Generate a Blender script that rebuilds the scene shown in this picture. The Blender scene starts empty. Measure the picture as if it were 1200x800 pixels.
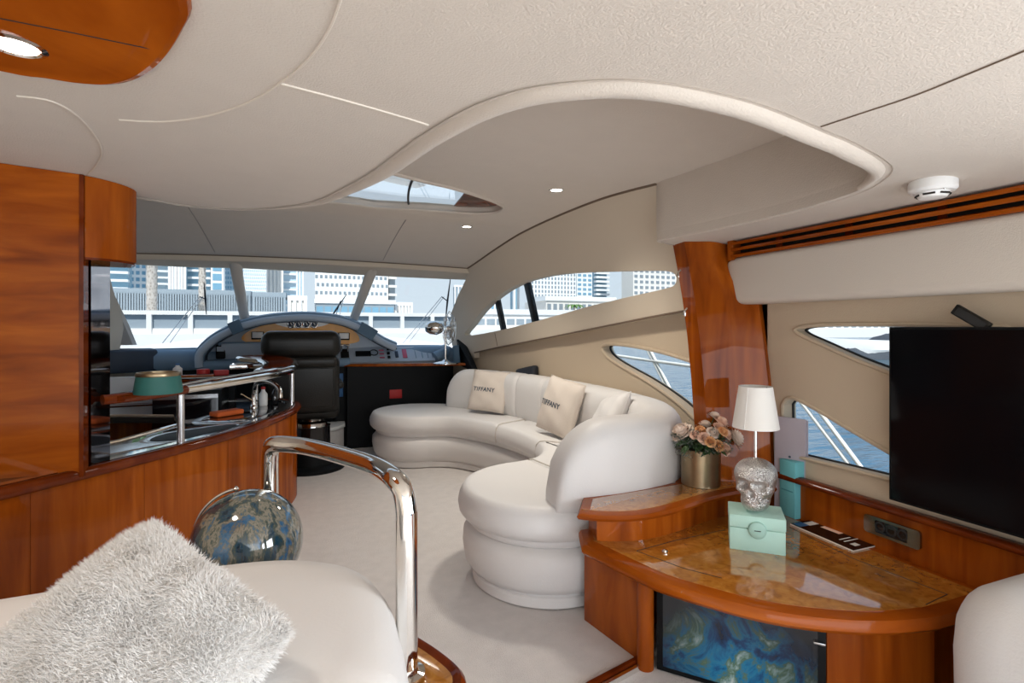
import bpy, bmesh, math, random
from mathutils import Vector, Matrix, geometry
random.seed(7)
C = bpy.context.scene.collection
PI = math.pi
R = math.radians
# ------------------------------------------------------------------ camera
FPX, CH, TH = 620.0, 1.35, R(21.5)          # focal length in px of a 1200 px frame, camera height, yaw to starboard
cd = bpy.data.cameras.new('camera'); cam = bpy.data.objects.new('camera', cd); C.objects.link(cam)
cam.location = (0, 0, CH); cam.rotation_euler = (R(90), 0, -TH)
cd.sensor_fit = 'HORIZONTAL'; cd.sensor_width = 36; cd.lens = FPX * 36 / 1200
cd.shift_y = -17 / 1200.0; cd.clip_start = .02; cd.clip_end = 3000
bpy.context.scene.camera = cam
# ------------------------------------------------------------------ sky, sun, exposure
vs = bpy.context.scene.view_settings
vs.view_transform = 'Standard'; vs.look = 'None'; vs.gamma = 1; vs.use_curve_mapping = False
vs.exposure = 0.70
SKY = .64; SUN = 3.2; LAMP = 1.0; WIN_AFT = 34; WIN_RIGHT = 58
w = bpy.data.worlds.new('sky'); bpy.context.scene.world = w; w.use_nodes = True
nt = w.node_tree; nt.nodes.clear()
wo = nt.nodes.new('ShaderNodeOutputWorld'); bg = nt.nodes.new('ShaderNodeBackground')
tc = nt.nodes.new('ShaderNodeTexCoord'); sx = nt.nodes.new('ShaderNodeSeparateXYZ'); rp = nt.nodes.new('ShaderNodeValToRGB')
nt.links.new(tc.outputs['Generated'], sx.inputs[0]); nt.links.new(sx.outputs['Z'], rp.inputs[0])
rp.color_ramp.elements[0].position = 0.0; rp.color_ramp.elements[0].color = (.74, .84, .93, 1)
rp.color_ramp.elements[1].position = .8; rp.color_ramp.elements[1].color = (.42, .60, .86, 1)
nt.links.new(rp.outputs[0], bg.inputs[0]); bg.inputs[1].default_value = SKY
nt.links.new(bg.outputs[0], wo.inputs[0])
sd = bpy.data.lights.new('sun_offscreen', 'SUN'); sun = bpy.data.objects.new('sun_offscreen', sd); C.objects.link(sun)
sd.energy = SUN; sd.angle = R(1.5); sd.color = (1, .975, .94)
sun.rotation_euler = (R(40), 0, R(-12)); sun.location = (0, -20, 30)      # high, from astern

# daylight through the glazed aft end of the saloon and its aft starboard window
def window_light(name, loc, rot, sx_, sy_, power):
    l = bpy.data.lights.new(name, 'AREA'); l.shape = 'RECTANGLE'; l.size = sx_; l.size_y = sy_; l.energy = power; l.color = (.90, .955, 1)
    ob = bpy.data.objects.new(name, l); C.objects.link(ob); ob.location = loc; ob.rotation_euler = rot
window_light('window_aft_offscreen', (0, -2.25, 1.05), (R(90), 0, 0), 4.2, 1.7, WIN_AFT)
window_light('window_right_offscreen', (2.32, -.95, 1.10), (R(90), 0, R(90)), 2.0, .8, WIN_RIGHT)

# ------------------------------------------------------------------ pixel rays
_s, _c = math.sin(TH), math.cos(TH)
def ray(px, py):
    a = (px - 600) / FPX; b = (383 - py) / FPX
    return Vector((_s + a * _c, _c - a * _s, b))
O0 = Vector((0, 0, CH))
def at_z(px, py, z): v = ray(px, py); return O0 + v * ((z - CH) / v.z)
def at_x(px, py, x): v = ray(px, py); return O0 + v * (x / v.x)
def at_y(px, py, y): v = ray(px, py); return O0 + v * (y / v.y)
def at_d(px, py, d): return O0 + ray(px, py) * d
def on_surf(px, py, fx, k0=.5, k1=14):
    v = ray(px, py); pk = k0; pf = None; k = k0
    while k < k1:
        p = O0 + v * k; f = p.x - fx(p.y, p.z)
        if pf is not None and pf < 0 <= f:
            lo, hi = pk, k
            for _ in range(30):
                m = (lo + hi) / 2; q = O0 + v * m
                if q.x - fx(q.y, q.z) < 0: lo = m
                else: hi = m
            return O0 + v * hi
        pf = f; pk = k; k += .03
    return O0 + v * k1

# ------------------------------------------------------------------ materials
MATS = {}
def newmat(name):
    m = bpy.data.materials.new(name); m.use_nodes = True; MATS[name] = m
    return m, m.node_tree, m.node_tree.nodes['Principled BSDF']
def simple(name, col, rough=.5, metal=0, coat=0, spec=.5, bump=0, bscale=60, vary=0, vscale=3, emis=None, estr=0, sheen=0):
    m, t, b = newmat(name)
    b.inputs['Base Color'].default_value = (*col, 1); b.inputs['Roughness'].default_value = rough
    b.inputs['Metallic'].default_value = metal; b.inputs['Coat Weight'].default_value = coat
    b.inputs['Coat Roughness'].default_value = .03
    b.inputs['Specular IOR Level'].default_value = spec
    if sheen: b.inputs['Sheen Weight'].default_value = sheen
    co = t.nodes.new('ShaderNodeTexCoord')
    if vary:
        n = t.nodes.new('ShaderNodeTexNoise'); n.inputs['Scale'].default_value = vscale; n.inputs['Detail'].default_value = 5
        mx = t.nodes.new('ShaderNodeMix'); mx.data_type = 'RGBA'
        mx.inputs['A'].default_value = (*[c * (1 - vary) for c in col], 1); mx.inputs['B'].default_value = (*[min(1, c * (1 + vary)) for c in col], 1)
        t.links.new(co.outputs['Object'], n.inputs['Vector']); t.links.new(n.outputs['Fac'], mx.inputs['Factor'])
        t.links.new(mx.outputs['Result'], b.inputs['Base Color'])
    if bump:
        n2 = t.nodes.new('ShaderNodeTexNoise'); n2.inputs['Scale'].default_value = bscale; n2.inputs['Detail'].default_value = 4
        bp = t.nodes.new('ShaderNodeBump'); bp.inputs['Strength'].default_value = bump; bp.inputs['Distance'].default_value = .01
        t.links.new(co.outputs['Object'], n2.inputs['Vector']); t.links.new(n2.outputs['Fac'], bp.inputs['Height'])
        t.links.new(bp.outputs[0], b.inputs['Normal'])
    if emis:
        b.inputs['Emission Color'].default_value = (*emis, 1); b.inputs['Emission Strength'].default_value = estr
    return m
def ramp_mat(name, tex, stops, rough=.3, coat=0, scale=(1, 1, 1), tscale=4, detail=6, dist=0, bump=0, metal=0, rot=(0, 0, 0)):
    m, t, b = newmat(name)
    co = t.nodes.new('ShaderNodeTexCoord'); mp = t.nodes.new('ShaderNodeMapping')
    mp.inputs['Scale'].default_value = scale; mp.inputs['Rotation'].default_value = rot
    n = t.nodes.new('ShaderNodeTexNoise' if tex == 'noise' else 'ShaderNodeTexVoronoi')
    n.inputs['Scale'].default_value = tscale
    if tex == 'noise': n.inputs['Detail'].default_value = detail; n.inputs['Distortion'].default_value = dist
    cr = t.nodes.new('ShaderNodeValToRGB'); e = cr.color_ramp.elements
    while len(e) < len(stops): e.new(.5)
    for i, (p, c) in enumerate(stops): e[i].position = p; e[i].color = (*c, 1)
    t.links.new(co.outputs['Object'], mp.inputs[0]); t.links.new(mp.outputs[0], n.inputs['Vector'])
    out = n.outputs['Fac'] if tex == 'noise' else n.outputs['Distance']
    t.links.new(out, cr.inputs[0]); t.links.new(cr.outputs[0], b.inputs['Base Color'])
    b.inputs['Roughness'].default_value = rough; b.inputs['Coat Weight'].default_value = coat; b.inputs['Coat Roughness'].default_value = .02
    b.inputs['Metallic'].default_value = metal
    if bump:
        bp = t.nodes.new('ShaderNodeBump'); bp.inputs['Strength'].default_value = bump; bp.inputs['Distance'].default_value = .01
        t.links.new(out, bp.inputs['Height']); t.links.new(bp.outputs[0], b.inputs['Normal'])
    return m
simple('headliner', (.59, .52, .45), .9, bump=.25, bscale=180, vary=.04, vscale=9, spec=.2, sheen=.2)
simple('piping', (.66, .59, .51), .8)
simple('seam_grey', (.36, .32, .29), .8)
simple('seam_dark', (.16, .11, .075), .8)
simple('side_vinyl', (.62, .535, .43), .7, bump=.15, bscale=220, spec=.3)
simple('side_tan', (.58, .47, .345), .75, bump=.15, bscale=220, spec=.3)
simple('soffit_vinyl', (.66, .60, .53), .7, bump=.12, bscale=220, spec=.3)
simple('carpet', (.765, .725, .70), .95, bump=.8, bscale=240, vary=.10, vscale=14, spec=.1)
simple('leather', (.755, .735, .72), .5, bump=.10, bscale=130, spec=.4)
simple('leather_seam', (.55, .50, .45), .7)
simple('fur', (.90, .885, .865), .9, spec=.1)
t = MATS['fur'].node_tree; tl = t.nodes.new('ShaderNodeBsdfTranslucent'); tl.inputs[0].default_value = (.90, .885, .87, 1); mxs = t.nodes.new('ShaderNodeMixShader'); mxs.inputs[0].default_value = .4
t.links.new(t.nodes['Principled BSDF'].outputs[0], mxs.inputs[1]); t.links.new(tl.outputs[0], mxs.inputs[2]); t.links.new(mxs.outputs[0], t.nodes['Material Output'].inputs[0])
simple('linen', (.74, .66, .585), .85, bump=.3, bscale=300, spec=.2)
simple('ink', (.05, .07, .10), .7)
ramp_mat('cherry', 'noise', [(.25, (.17, .029, .002)), (.5, (.30, .063, .005)), (.75, (.44, .108, .009))], .35, .45, (9, 9, .8), 1.6, 6, .6)
ramp_mat('cherry_dark', 'noise', [(.25, (.07, .009, .0015)), (.5, (.13, .020, .003)), (.75, (.21, .040, .005))], .35, .6, (3, 3, 3), 2.2, 5, .4)
ramp_mat('cherry_horizontal', 'noise', [(.25, (.17, .029, .002)), (.5, (.30, .063, .005)), (.75, (.44, .108, .009))], .35, .5, (1.5, 1.5, 9), 1.6, 6, .5)
ramp_mat('cherry_orange', 'noise', [(.25, (.17, .029, .002)), (.5, (.30, .063, .005)), (.75, (.44, .108, .009))], .35, .5, (4, 4, 1.2), 2, 6, .6)
for q in ('cherry', 'cherry_dark', 'cherry_horizontal', 'cherry_orange'): MATS[q].node_tree.nodes['Principled BSDF'].inputs['Specular IOR Level'].default_value = 0
ramp_mat('burl', 'noise', [(.30, (.30, .105, .014)), (.48, (.41, .155, .023)), (.62, (.47, .195, .032)), (.75, (.53, .24, .048))], .10, .8, (1, 1, 1), 26, 12, 1.0)
MATS['burl'].node_tree.nodes['Principled BSDF'].inputs['Coat IOR'].default_value = 1.95
simple('chrome', (.80, .78, .75), .07, 1)
simple('dark_chrome', (.30, .30, .29), .12, 1)
simple('steel', (.62, .62, .63), .25, 1)
simple('brass', (.36, .27, .165), .34, 1, vary=.15, vscale=30)
simple('black_gloss', (.006, .006, .008), .05, coat=.6)
simple('smoked_mirror', (.30, .26, .27), .05, 1)
simple('black_leather', (.007, .0065, .005), .38, spec=.35, bump=.15, bscale=120)
simple('black_panel', (.004, .005, .006), .55, spec=.2)
simple('dark_slot', (.010, .006, .004), .7)
simple('screen', (.003, .003, .004), .12, spec=.18)
simple('white_gel', (.82, .82, .80), .35)
simple('white_plastic', (.85, .85, .84), .35)
simple('white_wall', (.78, .79, .80), .5)
simple('dash_blue', (.17, .27, .385), .5, bump=.15, bscale=180)
simple('dash_light', (.40, .48, .58), .5)
simple('dash_navy', (.028, .045, .075), .6)
simple('dash_band', (.05, .12, .20), .5)
simple('amber_wood', (.80, .38, .08), .5, spec=.2, coat=.2, vary=.2, vscale=12)
simple('teal', (.028, .145, .125), .6, vary=.1, vscale=20)
simple('mint', (.475, .735, .645), .55)
simple('mint_dark', (.40, .64, .56), .5)
simple('aqua', (.17, .545, .60), .5)
simple('aqua_dark', (.06, .30, .36), .5)
simple('lilac', (.46, .41, .46), .7)
simple('paper', (.78, .76, .72), .6)
simple('orange_cloth', (.72, .13, .02), .7)
simple('red', (.50, .02, .02), .5)
simple('blue_card', (.03, .14, .36), .5, vary=.4, vscale=20)
simple('navy_cloth', (.012, .016, .026), .7)
simple('shade', (.86, .83, .78), .8)
simple('lamp_on', (1, .95, .85), .5, emis=(1, .93, .8), estr=14)
ramp_mat('silver_hammer', 'voronoi', [(.0, (.22, .21, .21)), (.4, (.62, .60, .58)), (.9, (.74, .72, .70))], .34, 0, (1, 1, 1), 190, bump=.5, metal=1)
# polished marble globe
ramp_mat('marble', 'noise', [(.34, (.004, .012, .024)), (.44, (.012, .045, .075)), (.49, (.05, .065, .05)), (.535, (.22, .20, .16)), (.57, (.10, .105, .08)), (.61, (.02, .10, .21)), (.70, (.006, .018, .035))], .06, 1.0, (1.9, 1.9, .8), 9, 15, .25, rot=(.6, .9, .3))
MATS['marble'].node_tree.nodes['Noise Texture'].inputs['Roughness'].default_value = .68
# swirling blue picture on the cupboard door
m, t, b = newmat('ocean_print')
co = t.nodes.new('ShaderNodeTexCoord')
n1 = t.nodes.new('ShaderNodeTexNoise'); n1.inputs['Scale'].default_value = 5; n1.inputs['Detail'].default_value = 10; n1.inputs['Distortion'].default_value = 1.6; n1.inputs['Roughness'].default_value = .62
cr = t.nodes.new('ShaderNodeValToRGB'); e = cr.color_ramp.elements
for i, (p, c) in enumerate([(.36, (.0, .012, .04)), (.45, (.0, .06, .19)), (.52, (.008, .20, .40)), (.57, (.09, .17, .10)), (.62, (.22, .36, .36)), (.72, (.72, .78, .76))]):
    if i > 1: e.new(p)
    e[i].position = p; e[i].color = (*c, 1)
mp = t.nodes.new('ShaderNodeMapping'); mp.inputs['Location'].default_value = (-.42, 0, .10)
g = t.nodes.new('ShaderNodeTexGradient'); g.gradient_type = 'SPHERICAL'
mp2 = t.nodes.new('ShaderNodeMapping'); mp2.vector_type = 'TEXTURE'; mp2.inputs['Location'].default_value = (.0, .0, -.14); mp2.inputs['Scale'].default_value = (.36, .9, .33)
cr2 = t.nodes.new('ShaderNodeValToRGB'); cr2.color_ramp.elements[0].position = .12; cr2.color_ramp.elements[1].position = .80
mx = t.nodes.new('ShaderNodeMix'); mx.data_type = 'RGBA'; mx.inputs['A'].default_value = (.003, .005, .010, 1)
t.links.new(co.outputs['Object'], n1.inputs['Vector']); t.links.new(n1.outputs['Fac'], cr.inputs[0])
t.links.new(co.outputs['Object'], mp2.inputs[0]); t.links.new(mp2.outputs[0], g.inputs[0]); t.links.new(g.outputs['Fac'], cr2.inputs[0])
t.links.new(cr.outputs[0], mx.inputs['B']); t.links.new(cr2.outputs[0], mx.inputs['Factor'])
t.links.new(mx.outputs['Result'], b.inputs['Base Color']); b.inputs['Roughness'].default_value = .12; b.inputs['Coat Weight'].default_value = .5
# window glass: clear with a faint mirror
m, t, b = newmat('glass'); t.nodes.remove(b)
tr = t.nodes.new('ShaderNodeBsdfTransparent'); gl = t.nodes.new('ShaderNodeBsdfGlossy'); gl.inputs['Roughness'].default_value = .01
tr.inputs[0].default_value = (.97, .985, .985, 1); fr = t.nodes.new('ShaderNodeLayerWeight'); fr.inputs['Blend'].default_value = .5
pw = t.nodes.new('ShaderNodeMath'); pw.operation = 'POWER'; pw.inputs[1].default_value = 5; ad = t.nodes.new('ShaderNodeMath'); ad.operation = 'MULTIPLY_ADD'; ad.inputs[1].default_value = .8; ad.inputs[2].default_value = .03
t.links.new(fr.outputs['Facing'], pw.inputs[0]); t.links.new(pw.outputs[0], ad.inputs[0])
ms = t.nodes.new('ShaderNodeMixShader'); t.links.new(ad.outputs[0], ms.inputs[0]); t.links.new(tr.outputs[0], ms.inputs[1]); t.links.new(gl.outputs[0], ms.inputs[2])
t.links.new(ms.outputs[0], t.nodes['Material Output'].inputs[0])
# sea
m, t, b = newmat('sea')
b.inputs['Base Color'].default_value = (.035, .115, .19, 1); b.inputs['Roughness'].default_value = .12
co = t.nodes.new('ShaderNodeTexCoord'); mp = t.nodes.new('ShaderNodeMapping'); mp.inputs['Scale'].default_value = (.6, 1.8, 1)
n = t.nodes.new('ShaderNodeTexNoise'); n.inputs['Scale'].default_value = 1.3; n.inputs['Detail'].default_value = 6
bp = t.nodes.new('ShaderNodeBump'); bp.inputs['Strength'].default_value = .9; bp.inputs['Distance'].default_value = .35
t.links.new(co.outputs['Object'], mp.inputs[0]); t.links.new(mp.outputs[0], n.inputs['Vector']); t.links.new(n.outputs['Fac'], bp.inputs['Height']); t.links.new(bp.outputs[0], b.inputs['Normal'])
# exterior: pale tower colours stand in for bright haze
simple('quay_white', (.72, .71, .69), .8, vary=.05)
simple('deck_white', (.86, .86, .85), .5)
simple('tower_glass', (.20, .36, .47), .25)
simple('tower_glass_pale', (.42, .55, .64), .3)
simple('tower_white', (.70, .72, .73), .7)
simple('tower_cream', (.66, .64, .60), .7)
simple('tower_grey', (.24, .29, .33), .7)
simple('podium_grey', (.10, .14, .17), .7, vary=.15, vscale=.4)
simple('window_grey', (.20, .24, .27), .4)
simple('window_blue', (.16, .32, .44), .3)
ramp_mat('palm_trunk', 'voronoi', [(.0, (.16, .14, .12)), (.35, (.42, .38, .34)), (.8, (.55, .51, .47))], .9, 0, (1, 1, .6), 7, bump=.6)
simple('palm_leaf', (.10, .20, .05), .7)
simple('canvas_grey', (.05, .06, .075), .85, bump=.4, bscale=9)
simple('leaf', (.045, .10, .03), .6, vary=.3, vscale=40)
simple('sprig', (.10, .12, .10), .7)
simple('rose_peach', (.88, .60, .46), .7)
simple('rose_cream', (.90, .76, .66), .7)
simple('rose_orange', (.88, .50, .24), .7)
simple('rubber', (.02, .02, .02), .7)
simple('pink_print', (.50, .09, .16), .5)

# ------------------------------------------------------------------ helpers
def wloc(o):
    p = Vector((0, 0, 0))
    while o is not None: p += o.location; o = o.parent
    return p
def tag(o, label=None, cat=None, group=None, kind=None):
    if label: o['label'] = label
    if cat: o['category'] = cat
    if group: o['group'] = group
    if kind: o['kind'] = kind
    return o
def thing(name, label, cat, loc, group=None, kind=None):
    o = bpy.data.objects.new(name, None); C.objects.link(o); o.location = loc; o.empty_display_size = .05
    return tag(o, label, cat, group, kind)
def mk(name, V, Fc, mat, parent=None, smooth=35, origin=None):
    """one mesh object from world-space verts"""
    me = bpy.data.meshes.new(name)
    off = wloc(parent) if parent is not None else Vector((0, 0, 0))
    if origin is not None: off = Vector(origin)
    me.from_pydata([Vector(v) - off for v in V], [], Fc)
    bm = bmesh.new(); bm.from_mesh(me); bmesh.ops.recalc_face_normals(bm, faces=bm.faces); bm.to_mesh(me); bm.free()
    me.materials.append(MATS[mat])
    if smooth:
        me.polygons.foreach_set('use_smooth', [True] * len(me.polygons)); me.set_sharp_from_angle(angle=R(smooth))
    o = bpy.data.objects.new(name, me); C.objects.link(o)
    if parent is not None:
        o.parent = parent
        if origin is not None: o.location = Vector(origin) - wloc(parent)
    elif origin is not None: o.location = origin
    return o
class MB:
    def __init__(s): s.V = []; s.F = []
    def add(s, V, Fc):
        n = len(s.V); s.V += [Vector(v) for v in V]; s.F += [tuple(i + n for i in f) for f in Fc]; return s
    def build(s, name, mat, parent=None, smooth=35, origin=None): return mk(name, s.V, s.F, mat, parent, smooth, origin)
def g_box(x0, x1, y0, y1, z0, z1):
    V = [(x, y, z) for z in (z0, z1) for y in (y0, y1) for x in (x0, x1)]
    return V, [(0, 2, 3, 1), (4, 5, 7, 6), (0, 1, 5, 4), (2, 6, 7, 3), (0, 4, 6, 2), (1, 3, 7, 5)]
def g_obox(c, ux, uy, uz, hx, hy, hz, bev=0, seg=2):
    """box with axes; optional bevel"""
    c, ux, uy, uz = map(Vector, (c, ux, uy, uz))
    bm = bmesh.new(); bmesh.ops.create_cube(bm, size=2)
    for v in bm.verts: v.co = Vector((v.co.x * hx, v.co.y * hy, v.co.z * hz))
    if bev: bmesh.ops.bevel(bm, geom=list(bm.edges), offset=bev, segments=seg, profile=.5, affect='EDGES')
    bm.verts.index_update()
    V = [c + ux * v.co.x + uy * v.co.y + uz * v.co.z for v in bm.verts]; Fc = [tuple(v.index for v in f.verts) for f in bm.faces]
    bm.free(); return V, Fc
def rotz(a): return Vector((math.cos(a), math.sin(a), 0)), Vector((-math.sin(a), math.cos(a), 0)), Vector((0, 0, 1))
def g_rbox(c, hx, hy, hz, rz=0, bev=.005, seg=2): return g_obox(c, *rotz(rz), hx, hy, hz, bev, seg)
def smooth_path(P, n=8, closed=False):
    P = [Vector(p) for p in P]; out = []; N = len(P)
    for i in range(N if closed else N - 1):
        g = (lambda k: P[k % N]) if closed else (lambda k: P[max(0, min(N - 1, k))])
        p0, p1, p2, p3 = g(i - 1), g(i), g(i + 1), g(i + 2)
        for j in range(n):
            u = j / n
            out.append(.5 * ((2 * p1) + (p2 - p0) * u + (2 * p0 - 5 * p1 + 4 * p2 - p3) * u * u + (3 * p1 - p0 - 3 * p2 + p3) * u ** 3))
    if not closed: out.append(P[-1].copy())
    return out
def resample(P, n):
    L = [0]
    for a, b_ in zip(P, P[1:]): L.append(L[-1] + (b_ - a).length)
    out = []; j = 0
    for i in range(n):
        s = L[-1] * i / (n - 1)
        while j < len(P) - 2 and L[j + 1] < s: j += 1
        d = L[j + 1] - L[j]; out.append(P[j].lerp(P[j + 1], 0 if d == 0 else min(1, (s - L[j]) / d)))
    return out
def g_tube(P, r, seg=10, caps=True, closed=False):
    P = [Vector(p) for p in P]; V = []; Fc = []; n = len(P); rr = r if callable(r) else (lambda u: r)
    prev = None
    for i, p in enumerate(P):
        a = P[i - 1] if (i > 0 or closed) else P[i]; b_ = P[(i + 1) % n] if (i < n - 1 or closed) else P[i]
        d = (b_ - a).normalized()
        if prev is None: x = d.orthogonal().normalized()
        else:
            x = prev - d * prev.dot(d); x.normalize()
        prev = x; y = d.cross(x)
        for k in range(seg):
            A = 2 * PI * k / seg; V.append(p + (x * math.cos(A) + y * math.sin(A)) * rr(i / max(1, n - 1)))
    for i in range(n if closed else n - 1):
        for k in range(seg):
            a = i * seg + k; b_ = i * seg + (k + 1) % seg; j = (i + 1) % n
            Fc.append((a, b_, j * seg + (k + 1) % seg, j * seg + k))
    if caps and not closed: Fc += [tuple(range(seg)), tuple((n - 1) * seg + k for k in range(seg))]
    return V, Fc
def g_sweep(P, prof, up=(0, 0, 1), caps=True, mod=None, closed=False):
    """sweep closed profile [(u across-right, v up)] along path; mod(i,n,u,v)->(u,v)"""
    P = [Vector(p) for p in P]; up = Vector(up); V = []; Fc = []; n = len(P); m_ = len(prof)
    for i, p in enumerate(P):
        a = P[i - 1] if (i > 0 or closed) else P[i]; b_ = P[(i + 1) % n] if (i < n - 1 or closed) else P[i]
        d = (b_ - a).normalized(); rt = d.cross(up).normalized(); u2 = rt.cross(d).normalized()
        for (u, v) in prof:
            if mod: u, v = mod(i, n, u, v)
            V.append(p + rt * u + u2 * v)
    for i in range(n if closed else n - 1):
        j = (i + 1) % n
        for k in range(m_):
            Fc.append((i * m_ + k, i * m_ + (k + 1) % m_, j * m_ + (k + 1) % m_, j * m_ + k))
    if caps and not closed: Fc += [tuple(range(m_)), tuple((n - 1) * m_ + k for k in range(m_))]
    return V, Fc
def g_lathe(c, prof, seg=24, axis=(0, 0, 1), sx=1, sy=1):
    c = Vector(c); ax = Vector(axis).normalized(); x = Vector((1, 0, 0)) if abs(ax.z) > .99 else ax.orthogonal().normalized(); y = ax.cross(x)
    V = []; Fc = []
    for (r, h) in prof:
        for k in range(seg):
            A = 2 * PI * k / seg; V.append(c + ax * h + (x * math.cos(A) * sx + y * math.sin(A) * sy) * max(r, 1e-4))
    for i in range(len(prof) - 1):
        for k in range(seg): Fc.append((i * seg + k, i * seg + (k + 1) % seg, (i + 1) * seg + (k + 1) % seg, (i + 1) * seg + k))
    Fc += [tuple(range(seg)), tuple((len(prof) - 1) * seg + k for k in range(seg))]
    return V, Fc
def area2(P): return sum(a[0] * b_[1] - b_[0] * a[1] for a, b_ in zip(P, P[1:] + P[:1])) / 2
def g_loft(outline, prof, zf=None):
    """stack inset copies of a plan outline: prof = [(inset, z)]"""
    P = [Vector((p[0], p[1])) for p in outline]
    if area2([(p.x, p.y) for p in P]) < 0: P.reverse()
    n = len(P); N = []
    for i in range(n):
        a, b_, c = P[i - 1], P[i], P[(i + 1) % n]
        d1 = (b_ - a).normalized() if (b_ - a).length > 1e-9 else Vector((1, 0)); d2 = (c - b_).normalized() if (c - b_).length > 1e-9 else d1
        n1 = Vector((-d1.y, d1.x)); n2 = Vector((-d2.y, d2.x)); q = (n1 + n2)
        q = q.normalized() if q.length > 1e-6 else n1
        N.append(q / max(.5, q.dot(n1)))
    V = []; Fc = []
    for (ins, z) in prof:
        for p, q in zip(P, N):
            x, y = p.x + q.x * ins, p.y + q.y * ins; V.append((x, y, z + (zf(x, y) if zf else 0)))
    for i in range(len(prof) - 1):
        for k in range(n): Fc.append((i * n + k, i * n + (k + 1) % n, (i + 1) * n + (k + 1) % n, (i + 1) * n + k))
    Fc += [tuple(reversed(range(n))), tuple((len(prof) - 1) * n + k for k in range(n))]
    return V, Fc
def inside(p, poly):
    x, y = p; r = False; n = len(poly); j = n - 1
    for i in range(n):
        xi, yi = poly[i][0], poly[i][1]; xj, yj = poly[j][0], poly[j][1]
        if (yi > y) != (yj > y) and x < (xj - xi) * (y - yi) / (yj - yi) + xi: r = not r
        j = i
    return r
def g_panel(outer, holes, step, fmap, thick):
    """filled 2D region with holes, mapped by fmap(u,v,w) with w = 0 and thick"""
    pts = []; edges = []
    for loop in [outer] + holes:
        s = len(pts); pts += [Vector((p[0], p[1])) for p in loop]; n = len(loop)
        edges += [(s + i, s + (i + 1) % n) for i in range(n)]
    us = [p.x for p in pts]; vs_ = [p.y for p in pts]
    nu = int((max(us) - min(us)) / step); nv = int((max(vs_) - min(vs_)) / step)
    bnd = list(pts)
    for i in range(1, nu + 1):
        for j in range(1, nv + 1):
            q = (min(us) + i * step, min(vs_) + j * step)
            if inside(q, outer) and not any(inside(q, h) for h in holes):
                if min((Vector(q) - b_).length_squared for b_ in bnd) > (step * .35) ** 2: pts.append(Vector(q))
    r = geometry.delaunay_2d_cdt(pts, edges, [], 0, 1e-5)
    P2 = r[0]; tris = []
    for f in r[2]:
        c = ((P2[f[0]].x + P2[f[1]].x + P2[f[2]].x) / 3, (P2[f[0]].y + P2[f[1]].y + P2[f[2]].y) / 3)
        if inside(c, outer) and not any(inside(c, h) for h in holes): tris.append(tuple(f))
    n = len(P2); V = [fmap(p.x, p.y, 0) for p in P2]; Fc = list(tris)
    if thick:
        V += [fmap(p.x, p.y, thick) for p in P2]; Fc += [tuple(n + i for i in reversed(f)) for f in tris]
        cnt = {}
        for f in tris:
            for a, b_ in ((f[0], f[1]), (f[1], f[2]), (f[2], f[0])): cnt[(a, b_)] = 1
        for (a, b_) in cnt:
            if (b_, a) not in cnt: Fc.append((a, b_, b_ + n, a + n))
    return V, Fc
def arc2(cx, cy, r, a0, a1, n): return [(cx + r * math.cos(R(a0 + (a1 - a0) * i / n)), cy + r * math.sin(R(a0 + (a1 - a0) * i / n))) for i in range(n + 1)]
def rrect(cx, cy, hx, hy, r, n=5):
    return arc2(cx + hx - r, cy + hy - r, r, 0, 90, n) + arc2(cx - hx + r, cy + hy - r, r, 90, 180, n) + arc2(cx - hx + r, cy - hy + r, r, 180, 270, n) + arc2(cx + hx - r, cy - hy + r, r, 270, 360, n)
ROUND = lambda z0, z1, r, bot=.02: [(bot, z0), (bot * .3, z0 + bot * .3), (0, z0 + bot), (0, z1 - r), (r * .13, z1 - r * .5), (r * .37, z1 - r * .22), (r * .65, z1 - r * .06), (r, z1)]
def superell(hu, v0, v1, n=20, p=2.6):
    out = []
    for k in range(n):
        A = 2 * PI * k / n; cu, sv = math.cos(A), math.sin(A)
        out.append((hu * math.copysign(abs(cu) ** (2 / p), cu), (v0 + v1) / 2 + (v1 - v0) / 2 * math.copysign(abs(sv) ** (2 / p), sv)))
    return out
def put(name, geo, mat, parent=None, smooth=35, origin=None): return mk(name, geo[0], geo[1], mat, parent, smooth, origin)

# ================================================================== THE SETTING
st = lambda o: tag(o, kind='structure')
# ---- hull side surface (starboard): x as a function of (y, z)
def taper(y): return 0 if y < 3.3 else .26 * ((y - 3.3) / 2.3) ** 2
def base_x(z):
    T = [(0, 2.16), (1.1, 2.16), (1.45, 2.13), (1.8, 2.03), (2.0, 1.90), (2.15, 1.79), (2.4, 1.6)]
    for (a, xa), (b_, xb) in zip(T, T[1:]):
        if z <= b_: return xa + (xb - xa) * max(0, (z - a)) / (b_ - a)
    return 1.6
def Xs(y, z): return base_x(z) - taper(y)
def Xl(y, z): return 2.22 - taper(y)
def side_pts(L, f=Xs): return [on_surf(px, py, f) for px, py in L]
yz = lambda L: [(p.y, p.z) for p in L]
ceil_z = lambda x, y=0: 1.95 - .07 * x

# floor
o = put('floor', g_box(-2.6, 2.5, -2.3, 7.4, -.06, 0), 'carpet', smooth=0); st(o); o['label'] = 'cream short pile carpet'

o = put('bounce_deck', g_box(-2.8, 2.8, -6.5, -2.3, -.07, -.01), 'deck_white', smooth=0); st(o); o['label'] = 'added white deck astern of the saloon bouncing sunlight onto the ceiling'  # unseen white surface added to throw sunlight up to the ceiling
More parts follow.
